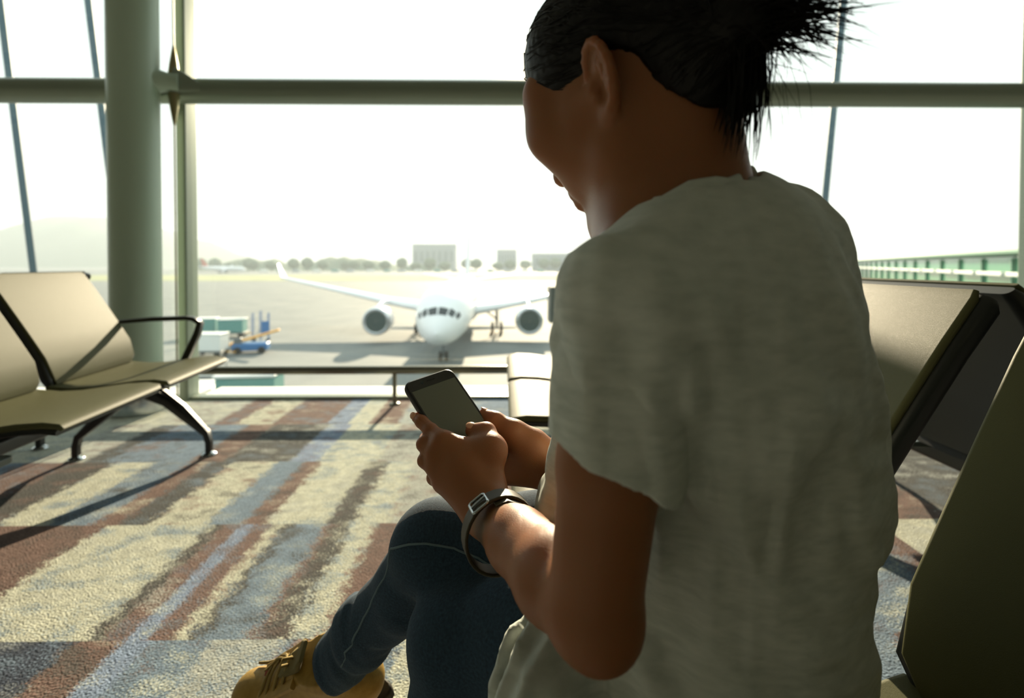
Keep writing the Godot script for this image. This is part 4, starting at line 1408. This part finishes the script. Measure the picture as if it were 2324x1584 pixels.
func plane_body(o: Node3D, detailed: bool) -> void:
	var m := MB.new()
	var rows := []
	for z in [0.0, 0.1, 0.25, 0.5, 0.8, 1.2, 1.7, 2.3, 3.0, 3.8, 4.6, 5.5, 6.5, 8.5, 15.0, 25.0, 33.0, 40.0, 43.5, 47.0, 50.0, 53.0, 55.5, 57.5, 58.8]:
		var r := PackedVector3Array()
		for i in 36:
			r.append(skin_at(z, TAU * i / 36))
		rows.append(r)
	m.grid(rows)
	obj("fuselage", m, M.aircraft_white, o)
	for s in [-1.0, 1.0]:
		wing(o, "wing", s, [1.8, 3.7, 19.5, 11.5, 1.5], [10.5, 4.75, 25.2, 7.4, 0.9], M.aircraft_white)
		var w := wing(o, "wing", s, [10.4, 4.74, 25.15, 7.4, 0.9], [28.6, 7.6, 37.2, 2.6, 0.35], M.aircraft_white)
		wing(o, "winglet", s, [28.55, 7.58, 37.3, 2.5, 0.3], [30.1, 9.7, 39.9, 1.0, 0.12], M.aircraft_white)
		wing(o, "tailplane", s, [0.4, 6.6, 49.5, 5.2, 0.5], [9.7, 7.9, 55.2, 2.0, 0.2], M.aircraft_white)
		# engine
		var ex: float = s * 9.37
		var ez := -17.8
		m = MB.new()
		m.lathe(Vector3(ex, 2.75, ez), Vector3(0, 0, -1), [Vector2(1.28, 0.6), Vector2(1.30, 0.25), Vector2(1.40, 0.03), Vector2(1.50, 0.0), Vector2(1.60, 0.08), Vector2(1.72, 0.6), Vector2(1.76, 1.6), Vector2(1.66, 3.4), Vector2(1.35, 4.8), Vector2(1.2, 5.4), Vector2(0.7, 5.6)], 32)
		var en := obj("engine", m, M.aircraft_white, o)
		m = MB.new()
		m.lathe(Vector3(ex, 2.75, ez), Vector3(0, 0, -1), [Vector2(1.31, 0.25), Vector2(1.40, 0.02), Vector2(1.50, -0.03), Vector2(1.63, 0.08), Vector2(1.69, 0.35)], 32)
		obj("intake_lip", m, M.intake_lip, en)
		m = MB.new()
		m.lathe(Vector3(ex, 2.75, ez), Vector3(0, 0, -1), [Vector2(1.275, 0.2), Vector2(1.27, 0.62), Vector2(0.2, 0.66)], 32)
		obj("intake_duct", m, M.intake_dark, en)
		m = MB.new()
		m.lathe(Vector3(ex, 2.75, ez), Vector3(0, 0, -1), [Vector2(0.02, 0.10), Vector2(0.22, 0.35), Vector2(0.42, 0.58)], 20)
		obj("spinner", m, M.aircraft_grey, en)
		for k in 18:
			var a := TAU * k / 18
			var d := Vector3(cos(a), sin(a), 0)
			var e := Vector3(-sin(a), cos(a), 0)
			m = MB.new()
			m.sweep([Vector3(ex, 2.75, ez - 0.56) + d * 0.38, Vector3(ex, 2.75, ez - 0.56) + d * 1.27], MB.rrect(0.26, 0.03, 0.01, 1), (e + Vector3(0, 0, 0.5)).normalized())
			obj("fan_blade", m, M.intake_dark, en)
		m = MB.new()
		m.sweep([Vector3(ex, 4.35, ez - 1.2), Vector3(ex * 0.995, 4.7, ez - 4.2), Vector3(ex * 0.99, 4.75, ez - 7.6)], MB.rrect(0.42, 0.95, 0.15, 2), Vector3.RIGHT, [Vector2(0.7, 0.5), 1, Vector2(0.8, 0.7)])
		obj("pylon", m, M.aircraft_white, o)
		# main gear
		m = MB.new()
		m.tube([Vector3(s * 5.34, 3.9, -28.5), Vector3(s * 5.34, 0.75, -28.7)], 0.19, 10)
		m.tube([Vector3(s * 3.4, 3.4, -28.5), Vector3(s * 5.34, 1.9, -28.6)], 0.11, 8)
		m.tube([Vector3(s * 5.34, 0.7, -27.6), Vector3(s * 5.34, 0.7, -29.8)], 0.13, 8)
		var ge := obj("landing_gear", m, M.aircraft_grey, o)
		m = MB.new()
		m.box(Vector3(s * 5.85, 2.3, -28.6), Vector3(0.06, 2.2, 1.6), Basis(), 0.02)
		obj("gear_door", m, M.aircraft_white, ge)
		for q in [[-0.62, -27.7], [0.62, -27.7], [-0.62, -29.7], [0.62, -29.7]]:
			m = MB.new()
			m.lathe(Vector3(s * 5.34 + q[0] - 0.2, 0.7, q[1]), Vector3.RIGHT, [Vector2(0.3, 0.05), Vector2(0.62, 0.0), Vector2(0.69, 0.08), Vector2(0.69, 0.32), Vector2(0.62, 0.4), Vector2(0.3, 0.35)], 20)
			obj("wheel", m, M.tyre, ge)
	# fin
	m = MB.new()
	var fr := []
	for i in 5:
		var t := i / 4.0
		var ch := lerpf(8.2, 3.2, t)
		var r := PackedVector3Array()
		for q in [[0.0, 0.0], [0.1, 0.32], [0.4, 0.42], [1.0, 0.03], [0.4, -0.42], [0.1, -0.32]]:
			r.append(Vector3(q[1] * lerpf(1.0, 0.5, t), lerpf(7.4, 16.6, t), -(lerpf(46.5, 54.5, t) + q[0] * ch)))
		fr.append(r)
	m.grid(fr)
	obj("tail_fin", m, M.aircraft_white if detailed else M.tail_red, o)
	# belly fairing
	m = MB.new()
	m.ball(Vector3(0, 3.3, -26.5), Vector3(2.9, 1.6, 9.5), Basis(), 20)
	obj("belly_fairing", m, M.aircraft_white, o)
	if not detailed:
		return
	# nose gear
	m = MB.new()
	m.tube([Vector3(0, 3.0, -6.4), Vector3(0, 0.5, -6.5)], 0.13, 10)
	var ng := obj("nose_gear", m, M.aircraft_grey, o)
	for s in [-1.0, 1.0]:
		m = MB.new()
		m.lathe(Vector3(s * 0.32 - 0.13, 0.5, -6.5), Vector3.RIGHT, [Vector2(0.2, 0.03), Vector2(0.46, 0.0), Vector2(0.5, 0.06), Vector2(0.5, 0.2), Vector2(0.46, 0.26), Vector2(0.2, 0.23)], 18)
		obj("wheel", m, M.tyre, ng)
	# cockpit windows
	for q in [[0.05, 0.55, 1.15, 1.95], [0.62, 0.95, 1.35, 2.2], [1.02, 1.25, 1.8, 2.6]]:
		for s in [-1.0, 1.0]:
			var rw := []
			for i in 4:
				var r := PackedVector3Array()
				for j in 5:
					var ph: float = s * lerpf(q[0], q[1], j / 4.0)
					r.append(skin_at(lerpf(q[2], q[3], i / 3.0) + absf(ph) * 0.25, ph, 0.03))
				rw.append(r)
			m = MB.new()
			m.grid(rw, false, false)
			obj("cockpit_window", m, M.cockpit_glass, o)
	for s in [-1.0, 1.0]:
		for k in 34:
			var z := 9.0 + k * 1.05
			m = MB.new()
			var r1 := PackedVector3Array()
			var r2 := PackedVector3Array()
			for j in 3:
				var ph: float = s * lerpf(1.32, 1.46, j / 2.0)
				r1.append(skin_at(z, ph, 0.012))
				r2.append(skin_at(z + 0.26, ph, 0.012))
			m.grid([r1, r2], false, false)
			obj("cabin_window", m, M.cockpit_glass, o)

func aircraft() -> void:
	var nose := Vector3(-5.95, GY, -46.53)
	var o := thing("airliner", "white twin engine airliner parked nose on beyond the glass", "airplane", nose, 0.012)
	plane_body(o, true)
	o = thing("airliner", "distant white airliner on the taxiway beside the mullion", "airplane", Vector3(-290, GY, -600), deg_to_rad(80))
	plane_body(o, false)

func pier() -> void:
	var a := Vector3(13.5, 0, -8.0)
	var b := Vector3(60.0, 0, -94.0)
	var d := (b - a).normalized()
	var nn := Vector3(d.z, 0, -d.x)
	if nn.x > 0:
		nn = -nn
	var ln := a.distance_to(b)
	var o := thing("terminal_pier", "green glass terminal wing running off to the right", "building", Vector3(a.x, GY, a.z))
	var rot := Basis(d, Vector3.UP, d.cross(Vector3.UP))
	var m := MB.new()
	m.box(d * ln / 2 - nn * 6.0 + Vector3(0, 5.0, 0), Vector3(ln, 10.0, 11.4), rot, 0.05)
	obj("block", m, M.pier_glass_dark, o)
	m = MB.new()
	m.box(d * ln / 2 - nn * 5.6 + Vector3(0, 10.2, 0), Vector3(ln + 0.4, 0.24, 11.9), rot, 0.08)
	obj("roof", m, M.pier_roof, o)
	var bays := 26
	for k in bays:
		var t := (k + 0.5) / bays * ln
		for lv in [[8.5, 3.1], [4.9, 3.8]]:
			m = MB.new()
			m.box(d * t + nn * (-0.2) + Vector3(0, lv[0], 0), Vector3(ln / bays - 0.14, lv[1], 0.12), rot, 0.02)
			obj("pane", m, M.pier_glass if k < 15 else M.pier_glass_dark, o)
		m = MB.new()
		m.box(d * (t - 0.5 * ln / bays) + nn * (-0.12) + Vector3(0, 5.0, 0), Vector3(0.12, 9.9, 0.2), rot, 0.02)
		obj("mullion", m, M.pier_roof, o)
		m = MB.new()
		m.box(d * t + nn * 0.02 + Vector3(0, 9.3, 0), Vector3(ln / bays - 0.5, 0.16, 0.4), rot, 0.02)
		obj("sunshade", m, M.cart_white, o)

func jet_bridge() -> void:
	var at := Vector3(6.4127, -8.8000, -57.9529)
	at = Vector3(5.4, GY, -44.0)
	var o := thing("jet_bridge", "dark grey ribbed boarding bridge end beside the airliner", "bridge", at)
	var m := MB.new()
	for k in 9:
		m.box(Vector3(0.35 * k * 0.28 - 1.6, 6.4, 0), Vector3(0.07, 3.0 - 0.06 * (k % 2), 2.6), Basis(), 0.02)
	obj("canopy", m, M.bridge_grey, o)
	m = MB.new()
	m.box(Vector3(1.0, 6.4, 0), Vector3(3.4, 2.8, 2.4), Basis(), 0.1)
	obj("cabin", m, M.bridge_grey, o)
	m = MB.new()
	m.box(Vector3(10.5, 6.2, 3.0), Vector3(17, 2.6, 2.2), Basis(Vector3.UP, -0.32), 0.1)
	obj("tunnel", m, M.pier_roof, o)
	m = MB.new()
	m.tube([Vector3(2, 5.0, 0), Vector3(2, 0.8, 0)], 0.35, 12)
	var lg := obj("lift_leg", m, M.bridge_grey, o)
	for s in [-1.0, 1.0]:
		m = MB.new()
		m.lathe(Vector3(2 - 0.2, 0.6, s * 0.9), Vector3.RIGHT, [Vector2(0.3, 0.02), Vector2(0.6, 0.0), Vector2(0.6, 0.4), Vector2(0.3, 0.38)], 16)
		obj("wheel", m, M.tyre, lg)

func far_things() -> void:
	var nz := FastNoiseLite.new()
	nz.seed = 3
	nz.frequency = 1.0
	# mountains far left, wooded ridge beyond the field
	for q in [["hill_mountains", -2900.0, -1050.0, -2200.0, 270.0, 0.0016, "hill_green", "pale distant mountains at the far left"], ["hill_ridge", -520.0, -80.0, -860.0, 30.0, 0.01, "hill_green", "low wooded ridge behind the airfield"]]:
		var rows := []
		for j in 9:
			var r := PackedVector3Array()
			for i in 80:
				var x := lerpf(q[1], q[2], i / 79.0)
				var e := sin(PI * i / 79.0)
				var hgt: float = q[4] * (0.55 + 0.6 * nz.get_noise_2d(x * q[5], 3.0) + 0.10 * nz.get_noise_2d(x * q[5] * 8.0, j * 0.3)) * pow(e, 0.5)
				r.append(Vector3(x, GY - 2.0 + hgt * sin(PI * j / 8.0), q[3] - (j - 4) * q[4] * 0.5))
			rows.append(r)
		var m := MB.new()
		m.grid(rows, false, false, true)
		tag(struct(q[0], m, M[q[6]]), q[7])
	# buildings on the skyline
	for q in [[940, 1035, 556, 900, "large pale hangar block on the skyline left of the tail fin"], [1128, 1172, 568, 900, "small pale block on the skyline right of the tail fin"], [1208, 1330, 577, 800, "long low grey building on the skyline beside the shoulder"]]:
		var d: float = q[3]
		var x0: float = (q[0] - 1162.0) / 1200.0 * d + d * 0.016
		var x1: float = (q[1] - 1162.0) / 1200.0 * d + d * 0.016
		var top: float = 0.9 + (600.0 - q[2]) / 1200.0 * d - GY
		var o := thing("far_building", q[4], "building", Vector3((x0 + x1) / 2, GY, -d), 0.0, "buildings on the skyline")
		var m := MB.new()
		m.box(Vector3(0, top / 2, 0), Vector3(x1 - x0, top, 30), Basis(), 0.1)
		obj("block", m, M.building_grey, o)
		m = MB.new()
		m.box(Vector3(0, top + 0.6, 0), Vector3(x1 - x0 + 1.5, 1.2, 31), Basis(), 0.1)
		obj("roof", m, M.cart_white, o)
		for k in 7:
			m = MB.new()
			m.box(Vector3(lerpf(-0.42, 0.42, k / 6.0) * (x1 - x0), top * 0.55, 15.05), Vector3((x1 - x0) * 0.07, top * 0.4, 0.2), Basis(), 0.02)
			obj("window", m, M.window_dark, o)
	# trees of the far edge
	var rng := RandomNumberGenerator.new()
	rng.seed = 5
	for k in 26:
		var x := lerpf(-430.0, 120.0, k / 25.0) + rng.randf_range(-6, 6)
		var hgt := rng.randf_range(12, 19)
		var o := thing("far_tree", "hazy round tree in the row beyond the airfield", "tree", Vector3(x, GY, -745 + rng.randf_range(-20, 10)), 0.0, "trees beyond the airfield")
		var m := MB.new()
		m.tube([Vector3.ZERO, Vector3(0, hgt * 0.5, 0)], 0.5, 6)
		obj("trunk", m, M.boot_dark, o)
		m = MB.new()
		var rows := []
		for i in 8:
			var t := PI * i / 7.0
			var r := PackedVector3Array()
			for j in 12:
				var p := TAU * j / 12
				var w := 1.0 + 0.28 * nz.get_noise_3d(cos(p) * 2.0 + k * 7.0, sin(p) * 2.0, t * 2.0)
				r.append(Vector3(sin(t) * cos(p) * 8.5 * w, hgt * 0.62 + cos(t) * hgt * 0.40 * w, sin(t) * sin(p) * 8.0 * w))
			rows.append(r)
		m.grid(rows, true, false)
		obj("crown", m, M.hill_green, o)
	# parked service vehicles in a row across the field
	for k in 20:
		var x := -290.0 + k * 21.0 + rng.randf_range(-3, 3)
		var o := thing("far_truck", "tiny pale service truck in the row across the airfield", "truck", Vector3(x, GY, -640), rng.randf_range(-0.2, 0.2), "service trucks across the airfield")
		var m := MB.new()
		m.box(Vector3(0, 2.3, 0), Vector3(7.5, 3.4, 2.6), Basis(), 0.15)
		obj("box", m, [M.cart_white, M.cart_teal, M.building_grey][k % 3], o)
		m = MB.new()
		m.box(Vector3(5.2, 1.7, 0), Vector3(2.2, 2.2, 2.4), Basis(), 0.2)
		obj("cab", m, M.cart_white, o)
		for q in [-2.5, 2.0, 5.2]:
			m = MB.new()
			m.lathe(Vector3(q, 0.5, 1.0), Vector3.BACK, [Vector2(0.2, 0), Vector2(0.5, 0.02), Vector2(0.5, 0.35), Vector2(0.2, 0.37)], 10)
			obj("wheel", m, M.tyre, o)

func wheels(o: Node3D, spots: Array, r: float) -> void:
	for q in spots:
		var m := MB.new()
		m.lathe(Vector3(q[0], r, q[1] - 0.12), Vector3.BACK, [Vector2(r * 0.4, 0.02), Vector2(r * 0.93, 0), Vector2(r, 0.05), Vector2(r, 0.2), Vector2(r * 0.93, 0.25), Vector2(r * 0.4, 0.22)], 14)
		obj("wheel", m, M.tyre, o)

func ground_equipment() -> void:
	var m: MB
	var k := 0
	# covered container dollies
	for q in [[Vector3(-40.5237, -8.8000, -72.3644), 0.2, "cart_teal", "teal sided cargo container on a dolly next to the mullion"], [Vector3(-36.3624, -8.8000, -71.4210), 0.15, "cart_teal", "pale green cargo container on a dolly behind the blue loader"], [Vector3(-31.0960, -8.8000, -56.3158), 0.02, "cart_white", "white topped cargo container on a dolly nearest the seat tip"]]:
		var o := thing("container_dolly", q[3], "dolly", q[0], q[1], "cargo dollies on the apron")
		m = MB.new()
		m.box(Vector3(0, 0.55, 0), Vector3(3.4, 0.16, 2.2), Basis(), 0.03)
		obj("bed", m, M.cart_frame, o)
		m = MB.new()
		m.box(Vector3(0, 1.5, 0), Vector3(3.1, 1.7, 2.0), Basis(), 0.06)
		obj("container", m, M[q[2]], o)
		m = MB.new()
		m.box(Vector3(0, 2.4, 0), Vector3(3.2, 0.12, 2.1), Basis(), 0.03)
		obj("lid", m, M.cart_white, o)
		m = MB.new()
		m.tube([Vector3(1.7, 0.5, 0), Vector3(2.7, 0.4, 0)], 0.06, 8)
		obj("tow_bar", m, M.cart_yellow, o)
		wheels(o, [[-1.2, -0.9], [1.2, -0.9], [-1.2, 0.9], [1.2, 0.9]], 0.3)
	# belt loader
	var o := thing("belt_loader", "blue belt loader with a raised yellow belt", "loader", Vector3(-27.7806, -8.8000, -58.5020), 0.25)
	m = MB.new()
	m.box(Vector3(0, 0.7, 0), Vector3(3.6, 0.8, 1.8), Basis(), 0.1)
	obj("chassis", m, M.cart_blue, o)
	m = MB.new()
	m.box(Vector3(0.4, 1.7, 0), Vector3(5.2, 0.22, 0.9), Basis(Vector3.BACK, 0.28), 0.05)
	obj("belt", m, M.cart_yellow, o)
	m = MB.new()
	m.box(Vector3(-1.2, 1.4, 0.6), Vector3(0.8, 0.7, 0.5), Basis(), 0.08)
	obj("driver_seat", m, M.cart_frame, o)
	wheels(o, [[-1.2, -0.9], [1.2, -0.9], [-1.2, 0.9], [1.2, 0.9]], 0.38)
	# blue steps
	o = thing("service_steps", "blue wheeled service steps standing on the apron", "steps", Vector3(-30.3560, -8.8000, -66.4832), 0.3)
	for s in [-0.6, 0.6]:
		for x in [-0.9, 0.0, 0.9]:
			m = MB.new()
			m.tube([Vector3(x, 0.2, s), Vector3(x, 3.9 - 0.3 * absf(x), s)], 0.05, 6)
			obj("post", m, M.cart_blue, o)
	for i in 7:
		m = MB.new()
		m.box(Vector3(-0.8 + i * 0.22, 0.5 + i * 0.32, 0), Vector3(0.26, 0.05, 1.2), Basis(), 0.01)
		obj("tread", m, M.cart_frame, o)
	m = MB.new()
	m.box(Vector3(0.6, 1.9, 0.62), Vector3(0.9, 1.5, 0.05), Basis(), 0.01)
	obj("side_panel", m, M.cart_blue, o)
	wheels(o, [[-0.8, -0.7], [0.8, -0.7], [-0.8, 0.7], [0.8, 0.7]], 0.2)
	# truck with a flat white roof close to the building
	o = thing("catering_truck", "white roofed box truck on the apron just below the rail", "truck", Vector3(-15.3723, -8.8000, -33.1600), 0.12)
	m = MB.new()
	m.box(Vector3(-0.4, 1.75, 0), Vector3(3.4, 2.2, 2.2), Basis(), 0.08)
	obj("box", m, M.cart_teal, o)
	m = MB.new()
	m.box(Vector3(-0.4, 2.95, 0), Vector3(3.6, 0.18, 2.5), Basis(), 0.05)
	obj("roof", m, M.cart_white, o)
	m = MB.new()
	m.box(Vector3(-3.2, 1.4, 0), Vector3(1.6, 1.7, 2.1), Basis(), 0.15)
	var cab := obj("cab", m, M.cart_white, o)
	m = MB.new()
	m.box(Vector3(-3.2, 1.85, 1.06), Vector3(1.0, 0.6, 0.04), Basis(), 0.01)
	obj("window", m, M.window_dark, cab)
	wheels(o, [[-3.1, -0.95], [0.6, -0.95], [-3.1, 0.95], [0.6, 0.95]], 0.48)
	# baggage tractors and carts lower left
	for q in [[Vector3(-23.9939, -8.8000, -43.0286), 0.1, "cart_white", "white baggage cart left of the box truck below the rail"], [Vector3(-20.6591, -8.8000, -35.4504), 0.1, "cart_yellow", "orange and white baggage cart at the foot of the mullion"]]:
		o = thing("baggage_cart", q[3], "cart", q[0], q[1], "baggage carts below the rail")
		m = MB.new()
		m.box(Vector3(0, 0.6, 0), Vector3(2.6, 0.14, 1.5), Basis(), 0.03)
		obj("bed", m, M.cart_frame, o)
		m = MB.new()
		m.box(Vector3(0, 1.8, 0), Vector3(2.6, 0.1, 1.6), Basis(), 0.03)
		obj("roof", m, M.cart_white, o)
		for c in [[-1.2, -0.7], [1.2, -0.7], [-1.2, 0.7], [1.2, 0.7]]:
			m = MB.new()
			m.tube([Vector3(c[0], 0.6, c[1]), Vector3(c[0], 1.8, c[1])], 0.04, 6)
			obj("post", m, M.cart_frame, o)
		m = MB.new()
		m.box(Vector3(0.1, 1.0, 0), Vector3(1.9, 0.65, 1.2), Basis(), 0.1)
		obj("load", m, M[q[2]], o)
		wheels(o, [[-0.9, -0.6], [0.9, -0.6], [-0.9, 0.6], [0.9, 0.6]], 0.25)

# ------------------------------------------------------------------
func _ready() -> void:
	# camera: level lens shifted down, behind and beside the sitting person
	var cam := Camera3D.new()
	cam.name = "camera"
	var at := CameraAttributesPhysical.new()
	at.frustum_focal_length = 18.6
	at.frustum_near = 0.05
	at.frustum_far = 6000.0
	at.frustum_focus_distance = 0.66
	at.exposure_aperture = 3.6
	cam.attributes = at
	cam.position = Vector3(0, 0.9, 0)
	cam.rotation_degrees = Vector3(-1.0, -0.92, 0)
	cam.projection = Camera3D.PROJECTION_FRUSTUM
	cam.near = 0.05
	cam.far = 6000.0
	cam.size = 2.0 * 792.0 / 1200.0 * 0.05
	cam.frustum_offset = Vector2(0, -171.0 / 1200.0 * 0.05)
	add_child(cam)
	cam.current = true
	var we := WorldEnvironment.new()
	we.name = "environment"
	var env := Environment.new()
	env.background_mode = Environment.BG_SKY
	var sky := Sky.new()
	var sm := ProceduralSkyMaterial.new()
	sm.sky_top_color = Color(0.93, 1.0, 0.985)
	sm.sky_horizon_color = Color(0.96, 1.0, 0.98)
	sm.sky_energy_multiplier = 1.15
	sm.ground_bottom_color = Color(0.6, 0.6, 0.57)
	sm.ground_horizon_color = Color(0.9, 0.9, 0.86)
	sm.sun_angle_max = 10.0
	sm.sun_curve = 0.2
	sky.sky_material = sm
	env.sky = sky
	env.tonemap_mode = Environment.TONE_MAPPER_LINEAR
	env.tonemap_exposure = 1.0
	env.sdfgi_enabled = true
	env.ssao_enabled = true
	env.ssil_enabled = true
	env.volumetric_fog_enabled = true
	env.volumetric_fog_density = 0.00042
	env.volumetric_fog_albedo = Color(0.93, 0.97, 1.0)
	we.environment = env
	add_child(we)
	var sun := DirectionalLight3D.new()
	sun.name = "sun"
	sun.light_color = Color(1.0, 0.93, 0.79)
	sun.light_energy = 4.3
	sun.light_angular_distance = 0.6
	sun.shadow_enabled = true
	add_child(sun)
	sun.look_at_from_position(Vector3.ZERO, -Vector3(0.052, 0.364, -1.006))
	materials()
	setting()
	benches()
	person()
	phone()
	watch()
	outside()
